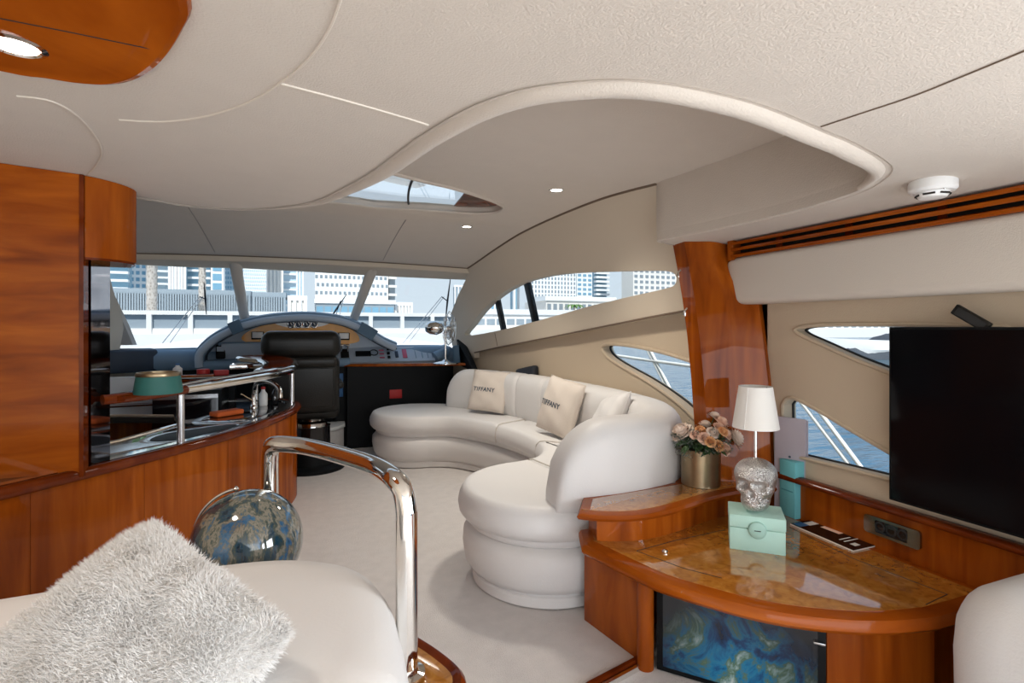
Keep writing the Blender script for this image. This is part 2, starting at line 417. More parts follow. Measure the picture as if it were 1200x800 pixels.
# ---- upper (forward) ceiling with skylight, its edge following the seam on the side panel
seam_px = [(775, 213), (740, 222), (700, 234), (650, 254), (610, 273), (580, 292), (560, 306), (548, 314)]
seam = side_pts(seam_px)
sm0 = seam[0] + (seam[0] - seam[1]); seam = [Vector((sm0.x, sm0.y, seam[0].z))] + seam
seamS = smooth_path(seam, 6)
def seam_at(y):
    for a, b_ in zip(seamS, seamS[1:]):
        if a.y <= y <= b_.y:
            u = (y - a.y) / max(1e-6, b_.y - a.y); return a.x + (b_.x - a.x) * u, a.z + (b_.z - a.z) * u
    e_ = seamS[0] if y < seamS[0].y else seamS[-1]; return e_.x, e_.z
YF = seamS[-1].y
def zup(x, y):
    xs, zs = seam_at(y); return zs + .06 * (1 - min(1, abs(x) / xs) ** 2)
sE = [(1.98, .6), (1.98, 2.38)] + [(p.x, p.y) for p in seamS if p.y > 2.39]
outer = sE + [(x, YF + .25 * (1 - (x / seamS[-1].x) ** 2)) for x in [seamS[-1].x * (1 - i / 6) for i in range(1, 12)]] + [(-x, y) for x, y in reversed(sE)]
sk_right = [at_z(*p, 2.21) for p in [(470, 213), (500, 216), (530, 222), (560, 230), (582, 237), (590, 242), (580, 247), (550, 249), (500, 247), (440, 245)]]
sky_out = [(p.x, p.y) for p in sk_right]
sky_loop = smooth_path([(0, 2.98, 0), (.35, 3.02, 0)] + [(p.x, p.y, 0) for p in sk_right[1:]] + [(.3, 3.93, 0), (-.3, 3.93, 0)] + [(-p.x, p.y, 0) for p in reversed(sk_right[1:])] + [(-.35, 3.02, 0)], 3, True)
sky_loop = [(p.x, p.y) for p in sky_loop]
YS = 4.06
xs_, _z = seam_at(YS)
o = put('ceiling', g_panel([q for q in outer if q[1] < YS and q[0] > 0] + [(xs_, YS), (-xs_, YS)] + [q for q in outer if q[1] < YS and q[0] < 0], [sky_loop], .16, lambda u, v, w: (u, v, zup(u, v) + w), .05), 'headliner'); st(o)
o['label'] = 'raised grey fabric ceiling over the helm'
upc = o
put('front_panel', g_panel([(-xs_, YS), (xs_, YS)] + [q for q in outer if q[1] > YS + .01], [], .16, lambda u, v, w: (u, v, zup(u, v) + w), .05), 'headliner', upc)
for sgn in (-1, 1):
    xs = .76 * sgn
    put('seam', g_tube([(xs, y, zup(xs, y) - .001) for y in [4.0 + i * .14 for i in range(13)] if y < YF + .1], .004, 6), 'seam_grey', upc)
    put('seam', g_tube([(p.x * sgn, p.y, p.z - .002) for p in seamS if p.y > 2.38], .009, 6), 'seam_dark', upc)
rim = [Vector((p[0], p[1], zup(*p) - .004)) for p in sky_loop]
put('skylight_rim', g_tube(rim, .012, 6, closed=True), 'headliner', upc)
wn = thing('window_6', 'oval skylight in the grey ceiling', None, (0, 3.4, 2.26), kind='structure')
put('pane', g_panel(sky_loop, [], .3, lambda u, v, w: (u, v, zup(u, v) + .035 + w), .008), 'glass', wn)
put('glazing_bar', g_tube([(.62 + .12 * (y - 3) ** 2, y, zup(.6, y) + .03) for y in [2.96 + i * .1 for i in range(11)]], .008, 6), 'rubber', wn)
put('hatch_cover', g_panel([(p.x, p.y) for p in [Vector((.98, 3.0)), Vector((1.16, 3.1)), Vector((1.5, 3.3)), Vector((1.5, 4.0)), Vector((1.06, 4.0))]], [], .4, lambda u, v, w: (u, v, zup(u, v) + .044 + w), .006), 'cherry_dark', wn)
put('hatch_runner', g_rbox((-.2, 3.45, 2.40), 1.1, .06, .02, .4, .01), 'white_gel', wn)

o = put('sun_block_slab', g_box(-2.3, 2.3, -2.3, 3.6, 2.75, 2.85), 'white_gel', None, 0); st(o); o['label'] = 'added white slab above the saloon roof keeping sun out of the skylight'  # slab added overhead to block direct sun through the skylight
# ---- starboard side panel with the swept window, forward
win_up = smooth_path([(*p, 0) for p in [(546, 393), (553, 380), (566, 363), (585, 346), (607, 333), (632, 325), (665, 320), (710, 318), (760, 317), (784, 318), (792, 323), (791, 333), (780, 338), (740, 347), (690, 359), (640, 373), (590, 386)]], 4, True)
win_up = side_pts([(p.x, p.y) for p in win_up])
ledge = side_pts([(556, 413), (583, 407), (640, 396), (700, 384), (760, 372), (815, 362)])
front = side_pts([(546, 327), (536, 348), (529, 366), (527, 385), (530, 405)])
outer = [(2.36, seam[0].z)] + [(p.y, p.z) for p in seamS if p.y >= 2.38] + yz(front) + [(ledge[0].y, ledge[0].z - .06)] + yz(ledge) + [(2.36, ledge[-1].z - .002)]
def smap(u, v, w): return (Xs(u, v) + w, u, v)
o = put('wall_right', g_panel(outer, [yz(win_up)], .11, smap, .07), 'side_vinyl'); st(o); o['label'] = 'cream padded side panel sweeping up into the ceiling'
wr = o
put('seam', g_tube([(p.x - .002, p.y, p.z) for p in ledge], .007, 6), 'seam_dark', wr)
put('seam', g_tube([Vector((Xs(p.y, p.z) - .001, p.y, p.z)) for p in side_pts([(583, 405), (580, 390)])], .003, 6), 'seam_dark', wr)
o = put('wall_left', g_panel(outer, [yz(win_up)], .15, lambda u, v, w: (-Xs(u, v) - w, u, v), .07), 'side_vinyl'); st(o)
o['label'] = 'cream padded side panel on the port side'
wl = o
wn = thing('window_2', 'swept side window with two dark bars', None, win_up[0], kind='structure')
lo = yz(win_up)
put('pane', g_panel(lo, [], .25, lambda u, v, w: (Xs(u, v) + .05 + w, u, v), .006), 'glass', wn)
def bar(top, bot, wpx):
    A = on_surf(*top, lambda y, z: Xs(y, z) + .085); B = on_surf(*bot, lambda y, z: Xs(y, z) + .085)
    d = (B - A).normalized(); n_ = Vector((1, 0, .2)).normalized(); f_ = d.cross(n_).normalized()
    return g_obox((A + B) / 2, f_, d, n_, wpx, (B - A).length / 2 + .08, .02, .006)
put('mullion', bar((582, 345), (591, 390), .05), 'black_panel', wn)
put('mullion', bar((617, 327), (629, 383), .055), 'black_panel', wn)

# ---- lower hull lining, forward, with the lower window
low_win = smooth_path([(*p, 0) for p in [(706, 406), (716, 403), (745, 406), (785, 415), (826, 429), (850, 440), (856, 470), (850, 505), (826, 500), (795, 472), (760, 447), (725, 427), (710, 416)]], 4, True)
low_win = side_pts([(p.x, p.y) for p in low_win], Xl)
outer = [(2.05, 0), (7.0, 0), (7.0, 1.0)] + [(p.y, p.z + .02) for p in ledge] + [(2.05, ledge[-1].z + .05)]
o = put('wall_right', g_panel(outer, [yz(low_win)], .15, lambda u, v, w: (Xl(u, v) + w, u, v), .10), 'side_tan'); st(o)
o['label'] = 'tan hull lining behind the curved sofa'
o = put('wall_left', g_panel(outer, [], .3, lambda u, v, w: (-Xl(u, v) - w, u, v), .08), 'side_tan'); st(o)
wn = thing('window_3', 'curved lower side window behind the sofa', None, low_win[0], kind='structure')
put('frame', g_tube([Vector((Xl(p.y, p.z) - .002, p.y, p.z)) for p in low_win], .013, 8, closed=True), 'side_tan', wn)
put('gasket', g_tube([Vector((Xl(p.y, p.z) + .075, p.y, p.z)) for p in low_win], .010, 6, closed=True), 'rubber', wn)
put('pane', g_panel(yz(low_win), [], .25, lambda u, v, w: (Xl(u, v) + .08 + w, u, v), .006), 'glass', wn)

# ---- aft starboard wall with two windows
XW = 2.22
fxw = lambda y, z: XW
up4 = smooth_path([(*p, 0) for p in [(932, 386), (945, 382), (980, 380), (1060, 380), (1150, 382), (1185, 386), (1175, 420), (1150, 455), (1110, 462), (1070, 450), (1041, 436), (1000, 420), (960, 402), (938, 392)]], 3, True)
up4 = side_pts([(p.x, p.y) for p in up4], fxw)
lo5 = side_pts([(917, 474), (922, 467), (930, 466), (940, 470), (960, 481), (990, 499), (1041, 529), (1085, 553), (1095, 562), (1085, 570), (1041, 561), (980, 546), (930, 534), (918, 531)], fxw)
outer = [(.15, 0), (2.15, 0), (2.15, 1.85), (.15, 1.85)]
o = put('wall_right', g_panel(outer, [yz(up4), yz(lo5)], .25, lambda u, v, w: (XW + w, u, v), .09), 'side_tan'); st(o); o['label'] = 'cream wall panel behind the television'
for k, (lp, nm, lb) in enumerate(((up4, 'window_4', 'slim leaf shaped window above the television level'), (lo5, 'window_5', 'triangular low window beside the television'))):
    wn = thing(nm, lb, None, lp[0], kind='structure')
    put('frame', g_tube([Vector((XW - .001, p.y, p.z)) for p in lp], .010, 8, closed=True), 'side_tan', wn)
    put('gasket', g_tube([Vector((XW + .07, p.y, p.z)) for p in lp], .008, 6, closed=True), 'rubber', wn)
    put('pane', g_panel(yz(lp), [], .3, lambda u, v, w: (XW + .075 + w, u, v), .006), 'glass', wn)
o = put('wall_left', g_box(-2.42, -2.34, -2.2, 2.9, 0, 2.15), 'side_vinyl', smooth=0); st(o)

# ---- lower (aft) ceiling with its curved opening, lip, fascia
rim_px = [(165, 232), (195, 237), (220, 241), (270, 245), (320, 244), (370, 237), (405, 222), (440, 203), (480, 174), (500, 160), (550, 131), (600, 112), (650, 102), (720, 97), (780, 101), (850, 115), (900, 130), (960, 155), (1000, 172), (1035, 195)]
def on_ceil(px, py):
    v = ray(px, py); k = .6 / (v.z + .07 * v.x); return O0 + v * k
rimP = [on_ceil(*p) for p in rim_px]
rimP = [Vector((-2.4, 3.0, ceil_z(-2.4))), Vector((-1.4, 3.12, ceil_z(-1.4)))] + rimP
corner = [Vector((1.735, 1.17, 0)), Vector((1.81, 1.32, 0)), Vector((1.845, 1.6, 0)), Vector((1.84, 1.9, 0)), Vector((1.815, 2.2, 0)), Vector((1.80, 2.36, 0)), Vector((1.83, 2.44, 0)), Vector((1.94, 2.46, 0)), Vector((2.2, 2.46, 0))]
for p in corner: p.z = ceil_z(p.x)
edge = smooth_path(rimP + corner, 5)
outer = [(p.x, p.y) for p in edge] + [(2.3, 2.46), (2.3, -2.2), (-2.4, -2.2)]
o = put('ceiling', g_panel(outer, [], .22, lambda u, v, w: (u, v, ceil_z(u) + w), .05), 'headliner'); st(o); o['label'] = 'low cream fabric ceiling with a curved edge'
lowc = o
# fascia between the two ceilings (stands on the edge)
MBf = MB(); hs = []
for i, p in enumerate(edge):
    top = zup(p.x, max(.7, p.y)) + .03 if abs(p.x) < 1.7 else 2.24
    hs.append(top)
rows = 9
for i, p in enumerate(edge):
    a = edge[max(0, i - 1)]; b_ = edge[min(len(edge) - 1, i + 1)]; d = (b_ - a); n_ = Vector((-d.y, d.x, 0)).normalized()
    for j in range(rows):
        u = j / (rows - 1)
        # rounded foot, plumb above
        off = .045 * (1 - (1 - min(1, u / .35)) ** 2) ** .5
        MBf.V.append(Vector((p.x, p.y, 0)) + n_ * (.0 + off * .55 - .022) + Vector((0, 0, p.z + (hs[i] - p.z) * (u ** 1.4 if u < .35 else (.35 ** 1.4 + (u - .35) / .65 * (1 - .35 ** 1.4))) - .004)))
for i in range(len(edge) - 1):
    for j in range(rows - 1): a = i * rows + j; MBf.F.append((a, a + 1, a + rows + 1, a + rows))
put('fascia', (MBf.V, MBf.F), 'headliner', lowc, 60)
# rolled lip along the edge
lipP = [p for p in edge if p.x > -1.5 and not (p.y > 1.25 and p.x > 1.75)]
def lip_r(u):
    return .008 + .026 * min(1, max(0, (u - .22) / .16)) * min(1, (1 - u) / .12 + .12)
n_l = len(lipP); V = []; Fl = []
for i, p in enumerate(lipP):
    a = lipP[max(0, i - 1)]; b_ = lipP[min(n_l - 1, i + 1)]; d = (b_ - a); n_ = Vector((-d.y, d.x, 0)).normalized(); r_ = lip_r(i / (n_l - 1))
    for k in range(10):
        A = 2 * PI * k / 10; V.append(p + n_ * (r_ * .75 + r_ * math.cos(A)) + Vector((0, 0, r_ * .35 + r_ * math.sin(A))))
for i in range(n_l - 1):
    for k in range(10): Fl.append((i * 10 + k, i * 10 + (k + 1) % 10, (i + 1) * 10 + (k + 1) % 10, (i + 1) * 10 + k))
put('rolled_lip', (V, Fl), 'headliner', lowc, 60)
put('seam', g_tube([p + Vector((0, 0, -.0005)) for p in lipP], .0022, 5), 'seam_grey', lowc)
def ceil_seam(L, r_=.0035, mat='piping'): put('seam', g_tube([Vector((q.x, q.y, ceil_z(q.x) - .001)) for q in smooth_path([on_ceil(*p) for p in L], 6)], r_, 6), mat, lowc)
ceil_seam([(402, -10), (385, 35), (360, 70), (328, 97), (290, 120), (240, 136), (190, 142), (140, 140)])
ceil_seam([(328, 97), (400, 116), (470, 136), (502, 146)])
ceil_seam([(20, 112), (60, 118), (90, 135), (112, 160), (119, 178), (112, 194), (103, 204)])
ceil_seam([(962, 148), (1010, 132), (1070, 112), (1130, 88), (1210, 55)], .002, 'seam_dark')
# glossy cherry oval let into the ceiling, with a downlight
ov = [on_ceil(*p) for p in [(224, -5), (215, 30), (192, 65), (165, 85), (135, 93), (100, 92), (60, 86), (0, 76)]]
ov = smooth_path([Vector((-.2, .9, 0)), Vector((-.32, .55, 0)), Vector((-.7, .42, 0)), Vector((-1.2, .5, 0)), Vector((-1.45, .9, 0)), Vector((-1.4, 1.4, 0)), Vector((-1.1, 1.62, 0))] + list(reversed(ov)), 4, True)
o = put('trim_1', g_loft([(p.x, p.y) for p in ov], [(0, .02), (0, -.005), (.006, -.016), (.02, -.022), (.035, -.018), (.05, -.016)], lambda x, y: ceil_z(x)), 'cherry_horizontal'); st(o)
o['label'] = 'glossy cherry oval panel in the ceiling'
trim1 = o
put('panel_joint', g_tube([Vector((q.x, q.y, ceil_z(q.x) - .0165)) for q in [on_ceil(-20, 8), on_ceil(80, 28), on_ceil(184, 50)]], .0015, 5), 'dark_slot', trim1)
def downlight(name, px, py, zf, r_, label, power, grp=None):
    v = ray(px, py)
    k = .3
    while (O0 + v * k).z < zf((O0 + v * k).x, (O0 + v * k).y): k += .004
    c = O0 + v * k
    t_ = thing(name, label, 'ceiling light', c, grp)
    put('bezel', g_lathe(c, [(r_ * 1.35, .004), (r_ * 1.35, -.004), (r_ * 1.1, -.008), (r_, -.004), (r_, .01)], 20), 'chrome', t_)
    put('lens', g_lathe(c, [(r_ * .98, -.004), (r_ * .6, -.003), (.001, -.003)], 16), 'lamp_on', t_)
    l = bpy.data.lights.new('lamp', 'SPOT'); l.energy = power; l.spot_size = R(130); l.spot_blend = .8; l.color = (1, .93, .82); l.shadow_soft_size = .12
    lo_ = bpy.data.objects.new('lamp', l); C.objects.link(lo_); lo_.parent = t_; lo_.location = (0, 0, -.03)
    return t_
downlight('downlight', 17, 52, lambda x, y: ceil_z(x) - .018, .043, 'round lit downlight in the cherry ceiling panel', 18 * LAMP)
downlight('downlight', 652, 222, zup, .035, 'lit downlight in the raised ceiling beside the skylight tip', 40 * LAMP)
downlight('downlight', 547, 265, zup, .035, 'lit downlight in front of the skylight above the helm side desk', 40 * LAMP)
# ---- vent grille and padded soffit band on the starboard side
vg = thing('vent_grille', 'long cherry air vent with dark slots under the ceiling', 'vent', (2.1, .7, 1.72))
put('backing', g_box(2.14, 2.2, -.9, 2.16, 1.69, 1.82), 'dark_slot', vg, 0)
for k, z in enumerate((1.792, 1.760, 1.726)):
    put('slat', g_obox((2.115, .63, z), (1, 0, .25), (0, 1, 0), (-.25, 0, 1), .035, 1.53, .0085, .004), 'cherry_horizontal', vg)
put('end_cap', g_box(2.09, 2.2, 2.15, 2.19, 1.70, 1.815), 'cherry', vg, 0)
for y in (1.9, 1.55, 1.2, .9): put('spacer', g_box(2.125, 2.15, y - .012, y + .012, 1.71, 1.80), 'cherry_dark', vg, 0)
sof = thing('trim_2', 'cream padded band under the air vent', None, (2.1, .6, 1.6), kind='structure')
prof = [(u, v) for u, v in rrect(0, 0, .075, .125, .03, 4)]
P = [Vector((2.165, y, 1.592)) for y in [-.95, -.5, 0, .5, 1, 1.5, 1.9, 2.10, 2.17, 2.205, 2.22]]
def sm(i, n, u, v):
    f = 1 if i < n - 4 else (1, .96, .86, .7)[i - (n - 4)]
    return u * f, v * f
put('pad', g_sweep(P, prof, mod=sm), 'soffit_vinyl', sof, 50)

# ---- cherry pillar
pl = thing('trim_3', 'glossy cherry pillar leaning between the windows', None, (2.05, 2.1, .56), kind='structure')
rowsL = [at_x(799, 262, 1.93), at_x(801, 279, 1.93), at_x(808, 315, 1.93), at_x(814, 350, 1.93), at_x(820, 395, 1.93), at_x(825, 447, 1.93), at_x(829, 505, 1.93), at_x(832, 570, 1.93)]
rowsM = [at_x(827, 258, 2.03), at_x(831, 275, 2.03), at_x(840, 315, 2.03), at_x(849, 354, 2.035), at_x(855, 390, 2.04), at_x(858, 440, 2.045), at_x(862, 500, 2.05), at_x(866, 575, 2.05)]
rowsR = [at_x(849, 262, 2.15), at_x(851, 282, 2.15), at_x(868, 315, 2.17), at_x(889, 354, 2.185), at_x(894, 395, 2.185), at_x(900, 447, 2.185), at_x(902, 500, 2.185), at_x(905, 580, 2.185)]
V = []; Fp = []
for a, b_, c_ in zip(rowsL, rowsM, rowsR):
    e1 = (b_ - a).normalized(); e2 = (c_ - b_).normalized()
    V += [Vector((a.x + .02, a.y + .12, a.z)), a, b_ - e1 * .008, b_ + e2 * .008, c_, Vector((2.24, c_.y + .02, c_.z)), Vector((2.24, a.y + .12, a.z))]
m_ = 7
for i in range(len(rowsL) - 1):
    for k in range(m_): Fp.append((i * m_ + k, i * m_ + (k + 1) % m_, (i + 1) * m_ + (k + 1) % m_, (i + 1) * m_ + k))
Fp += [tuple(range(m_)), tuple((len(rowsL) - 1) * m_ + k for k in range(m_))]
put('pillar_face', (V, Fp), 'cherry', pl, 25)
for z in (1.66, 1.45):
    put('coat_hook', g_tube([(1.915, 2.35 + (z - 1.66) * .25, z), (1.90, 2.35 + (z - 1.66) * .25, z - .015), (1.90, 2.35 + (z - 1.66) * .25, z - .04), (1.888, 2.35 + (z - 1.66) * .25, z - .03)], .006, 6), 'chrome', pl)

# ---- windscreen, header, mullions
def Yw(x, z): return 6.0 - .10 * x * x + (1.95 - z) * 1.30
def on_screen(px, py):
    v = ray(px, py); k = 3
    while True:
        p = O0 + v * k
        if p.y >= Yw(p.x, p.z) or k > 12: return p
        k += .005
gt = [on_screen(*p) for p in [(120, 307), (160, 309), (220, 312), (277, 313), (355, 317), (437, 322), (500, 325), (546, 327)]]
xr = gt[-1].x + .15
def gtop(x):
    if x <= gt[0].x: return gt[0].z
    for a, b_ in zip(gt, gt[1:]):
        if a.x <= x <= b_.x: return a.z + (b_.z - a.z) * (x - a.x) / (b_.x - a.x)
    return gt[-1].z
hd = thing('trim_4', 'beige header strip above the windscreen', None, (0, 5.9, 1.95), kind='structure')
V = []; Fh = []; NX = 30
for i in range(NX + 1):
    x = -1.75 + (xr + 1.75) * i / NX; zt = gtop(x); y0 = Yw(x, zt)
    yt = min(YF + .25 * (1 - (x / 1.65) ** 2) if abs(x) < 1.65 else YF, y0 - .02)
    zc = zup(x, min(YF, yt)) - .004
    for (y, z) in ((yt, zc), (yt + .03, zc - .05), (y0 + .02, zt), (y0 + .10, zt), (y0 + .1, zc + .1), (yt, zc + .1)): V.append((x, y, z))
for i in range(NX):
    for k in range(6): Fh.append((i * 6 + k, i * 6 + (k + 1) % 6, (i + 1) * 6 + (k + 1) % 6, (i + 1) * 6 + k))
put('header', (V, Fh), 'side_vinyl', hd, 40)
put('seam', g_tube([V[i * 6] for i in range(NX + 1)], .006, 6), 'seam_dark', hd)
ws = thing('window_1', 'three pane raked windscreen', None, (0, 6.6, 1.1), kind='structure')
for (xa, xb) in ((-1.85, -.70), (-.70, .72), (.72, 1.80)):
    lp = [(xa, .95), (xb, .95)] + [(xb + (xa - xb) * i / 6, gtop(xb + (xa - xb) * i / 6) + .01) for i in range(7)]
    put('pane', g_panel(lp, [], .3, lambda u, v, w: (u, Yw(u, v) + .03 + w, v), .006), 'glass', ws)
for (tp, bt) in (((275, 305), (287, 374)), ((437, 315), (413, 378))):
    A = on_screen(*tp); B = on_screen(*bt); B = A + (B - A) * 1.45; A = A + Vector((0, -.03, .02))
    put('mullion', g_tube([A, A.lerp(B, .3) + Vector((0, -.015, 0)), A.lerp(B, .7) + Vector((0, -.01, 0)), B], lambda u: .058 - .012 * u, 14), 'soffit_vinyl', ws, 60)
# port A pillar (pale wedge at the left end of the windscreen)
A0 = [on_screen(*p) for p in [(112, 306), (126, 340), (152, 385), (158, 404), (112, 404), (100, 340)]]
aw = [on_screen(118, 300), on_screen(130, 345), on_screen(148, 382), on_screen(157, 404)]
V = []; Fa = []
for p in aw: V += [p + Vector((.0, -.04, 0)), p + Vector((-.45, -.30, 0)), p + Vector((-.45, -.1, 0)), p + Vector((.02, .03, 0))]
for i in range(3):
    for k in range(4): Fa.append((i * 4 + k, i * 4 + (k + 1) % 4, (i + 1) * 4 + (k + 1) % 4, (i + 1) * 4 + k))
o = put('trim_5', (V, Fa), 'soffit_vinyl', None, 30); st(o); o['label'] = 'pale pillar at the port end of the windscreen'

# ================================================================== CURVED SOFA
def V2(L): return [Vector((p[0], p[1], 0)) for p in L]
I_ = resample(smooth_path(V2([(1.25, 3.12), (1.42, 3.19), (1.56, 3.38), (1.63, 3.65), (1.62, 4.0), (1.55, 4.35), (1.43, 4.65), (1.28, 4.87), (1.1, 4.95)]), 8), 41)
O_ = resample(smooth_path(V2([(1.25, 2.18), (1.7, 2.22), (1.98, 2.45), (2.12, 2.9), (2.14, 3.6), (2.08, 4.3), (1.92, 4.95), (1.72, 5.4), (1.45, 5.75), (1.1, 5.89)]), 8), 41)
endA = V2(arc2(1.25, 2.65, .47, 268, 92, 22)); endB = V2(arc2(1.1, 5.42, .47, 92, 268, 22))     # B runs outer -> inner
foot = I_[1:] and ([*endA, *I_, *list(reversed(endB)), *list(reversed(O_))])
sofa = thing('curved_sofa', 'long cream leather curved sofa with bolster back along the starboard side', 'sofa', (1.5, 4.0, 0))
put('base', g_loft([(p.x, p.y) for p in foot], [(.10, 0), (.10, .012), (.075, .02), (.07, .07), (.045, .085), (.02, .12), (.008, .20), (.012, .26), (.035, .285), (.06, .295), (.045, .305), (.04, .33), (.05, .42), (.07, .47)]), 'leather', sofa, 50)
put('plinth_band', g_loft([(p.x, p.y) for p in foot], [(.068, .005), (.060, .01), (.060, .055), (.070, .062)]), 'leather', sofa, 40)
cuts = [0, 2, 12, 25, 40]
for k in range(4):
    a, b_ = cuts[k], cuts[k + 1]
    out = list(I_[a:b_ + 1]); back = list(reversed(O_[a:b_ + 1]))
    if k == 0: poly = [*endA, *out, *back]
    elif k == 3: poly = [*out, *list(reversed(endB)), *back]
    else: poly = out + back
    poly2 = []
    for p in poly:
        if not poly2 or (p - poly2[-1]).length > .012: poly2.append(p)
    put('seat_cushion', g_loft([(p.x, p.y) for p in poly2], [(.05, .335), (.012, .345), (-.012, .375), (-.018, .41), (-.012, .45), (.002, .478), (.012, .494), (.03, .502), (.05, .505)]), 'leather', sofa, 60)
for k in cuts[1:-1]:
    a, b_ = I_[k], O_[k]; d = (b_ - a).normalized()
    put('seat_seam', g_tube([a - d * .012 + Vector((0, 0, .35)), a - d * .019 + Vector((0, 0, .41)), a - d * .010 + Vector((0, 0, .47)), a + d * .02 + Vector((0, 0, .498)), a + d * .06 + Vector((0, 0, .506)), a + d * .35 + Vector((0, 0, .506))], .0045, 6), 'leather_seam', sofa, 60)
bp_ = smooth_path([(1.10, 2.285, 0), (1.4, 2.262, 0), (1.72, 2.33, 0), (1.93, 2.58, 0), (2.035, 2.95, 0), (2.07, 3.6, 0), (2.02, 4.3, 0), (1.90, 4.85, 0), (1.71, 5.25, 0), (1.47, 5.55, 0)], 12)
bp_ = resample(bp_, 160)
prof = superell(.135, .455, .905, 26, 3.0)
secs = [0, 52, 78, 101, 118, 134, 159]
for k in range(6):
    P = bp_[secs[k]:secs[k + 1] + 1]; n_ = len(P)
    if k == 0: P = [P[0] + (P[0] - P[1]).normalized() * d_ for d_ in (.0,)] + P[1:]
    cum = [0]
    for a, b_ in zip(P, P[1:]): cum.append(cum[-1] + (b_ - a).length)
    tot = cum[-1]
    def md(i, n, u, v, cum=cum, tot=tot, k=k):
        def f(d_, r_): return 1 if d_ >= r_ else math.sqrt(max(0, 1 - (1 - d_ / r_) ** 2))
        ra, rb = (.30, .035) if k == 0 else ((.035, .24) if k == 5 else (.035, .035))
        fa, fb = f(cum[i], ra), f(tot - cum[i], rb)
        lowf = min(1, .88 + .12 * min(f(cum[i], .035), f(tot - cum[i], .035)))
        h0 = .455
        if k == 0: g_ = .30 + .70 * fa
        else: g_ = .90 + .10 * fa
        if k == 5: g_ *= .32 + .68 * fb
        else: g_ *= .90 + .10 * fb
        gu = min(1, (.55 + .45 * fa if k == 0 else .86 + .14 * fa) * ((.55 + .45 * fb) if k == 5 else .86 + .14 * fb))
        return u * gu, h0 + (v - h0) * g_
    put('back_bolster', g_sweep(P, prof, mod=md), 'leather', sofa, 60)
    if k < 5:
        p = bp_[secs[k + 1]]; d = (bp_[secs[k + 1] + 1] - bp_[secs[k + 1] - 1]).normalized(); rt = d.cross(Vector((0, 0, 1)))
        put('back_seam', g_tube([p + rt * (u * .885) + Vector((0, 0, .455 + (v - .455) * .915)) for u, v in prof if v > .5], .0045, 5), 'leather_seam', sofa, 60) if False else None
# scatter cushions on the sofa
def pillow(name, label, c, nrm, up, s_, thick, mat, text=None, tpos=(0, 0), tsize=.06, twist=0, group=None, sag=.0):
    nrm = Vector(nrm).normalized(); up = (Vector(up) - nrm * Vector(up).dot(nrm)).normalized(); rt = up.cross(nrm).normalized()
    c = Vector(c); t_ = thing(name, label, 'cushion', c, group)
    N = 22; V = []; Fq = []
    for sd_ in (1, -1):
        for i in range(N + 1):
            for j in range(N + 1):
                u = -1 + 2 * i / N; v = -1 + 2 * j / N
                pin = 1 - .07 * (1 - abs(u * v)) * (abs(u) ** 6 + abs(v) ** 6) * .5
                h = thick * ((1 - abs(u) ** 2.6) * (1 - abs(v) ** 2.6)) ** .5
                wr_ = .006 * math.sin(7 * u + 3 * v) * math.sin(5 * v - 2 * u)
                V.append(c + rt * (u * s_ * pin) + up * (v * s_ * pin) + nrm * sd_ * (h + wr_ * (h > .01)))
    q = (N + 1) ** 2
    for sd_ in (0, 1):
        for i in range(N):
            for j in range(N):
                a = sd_ * q + i * (N + 1) + j; Fq.append((a, a + 1, a + N + 2, a + N + 1))
    bm = bmesh.new(); me = bpy.data.meshes.new('t'); me.from_pydata([v for v in V], [], Fq); bm.from_mesh(me); bmesh.ops.remove_doubles(bm, verts=bm.verts, dist=.0008); bmesh.ops.recalc_face_normals(bm, faces=bm.faces)
    bm.verts.index_update(); G = ([v.co.copy() for v in bm.verts], [tuple(v.index for v in f.verts) for f in bm.faces]); bm.free()
    body = put('cover', G, mat, t_, 180)
    rimp = []
    for sgn_u, sgn_v in ((0, 1),):
        pass
    per = [(-1 + 2 * i / 12, -1) for i in range(12)] + [(1, -1 + 2 * i / 12) for i in range(12)] + [(1 - 2 * i / 12, 1) for i in range(12)] + [(-1, 1 - 2 * i / 12) for i in range(12)]
    put('seam', g_tube([c + rt * (u * s_ * (1 - .07 * (1 - abs(u * v)) * (abs(u) ** 6 + abs(v) ** 6) * .5)) + up * (v * s_ * (1 - .07 * (1 - abs(u * v)) * (abs(u) ** 6 + abs(v) ** 6) * .5)) for u, v in per], .003, 5, closed=True), mat, t_)
    if text:
        cu = bpy.data.curves.new('lettering', 'FONT'); cu.body = text; cu.size = tsize; cu.extrude = .0008; cu.align_x = 'CENTER'; cu.align_y = 'CENTER'; cu.space_character = 1.1; cu.offset = .0010
        ob = bpy.data.objects.new('tmp', cu); C.objects.link(ob); bpy.context.view_layer.update()
        me = bpy.data.meshes.new_from_object(ob.evaluated_get(bpy.context.evaluated_depsgraph_get())); bpy.data.objects.remove(ob)
        def hh(u, v): return thick * ((1 - abs(u) ** 2.6) * (1 - abs(v) ** 2.6)) ** .5 + .006 * math.sin(7 * u + 3 * v) * math.sin(5 * v - 2 * u)
        for vt in me.vertices:
            x, y, z = vt.co; x = x * 1.0 + tpos[0] * s_; y = y + tpos[1] * s_
            p = rt * x + up * y + nrm * (hh(x / s_, y / s_) + .0025 + z)
            vt.co = p
        me.materials.clear(); me.materials.append(MATS['ink'])
        lo_ = bpy.data.objects.new('lettering', me); C.objects.link(lo_); lo_.parent = t_
    return t_
pc = at_y(576, 453, 5.12)
pillow('scatter_cushion', 'cream cushion with small dark lettering near the far end of the curved sofa', Vector((1.685, 4.90, .725)), (-.72, -.66, .30), (.06, 0, 1), .20, .06, 'linen', 'TIFFANY', (-.12, .0), .056, group='cream scatter cushions on the curved sofa')
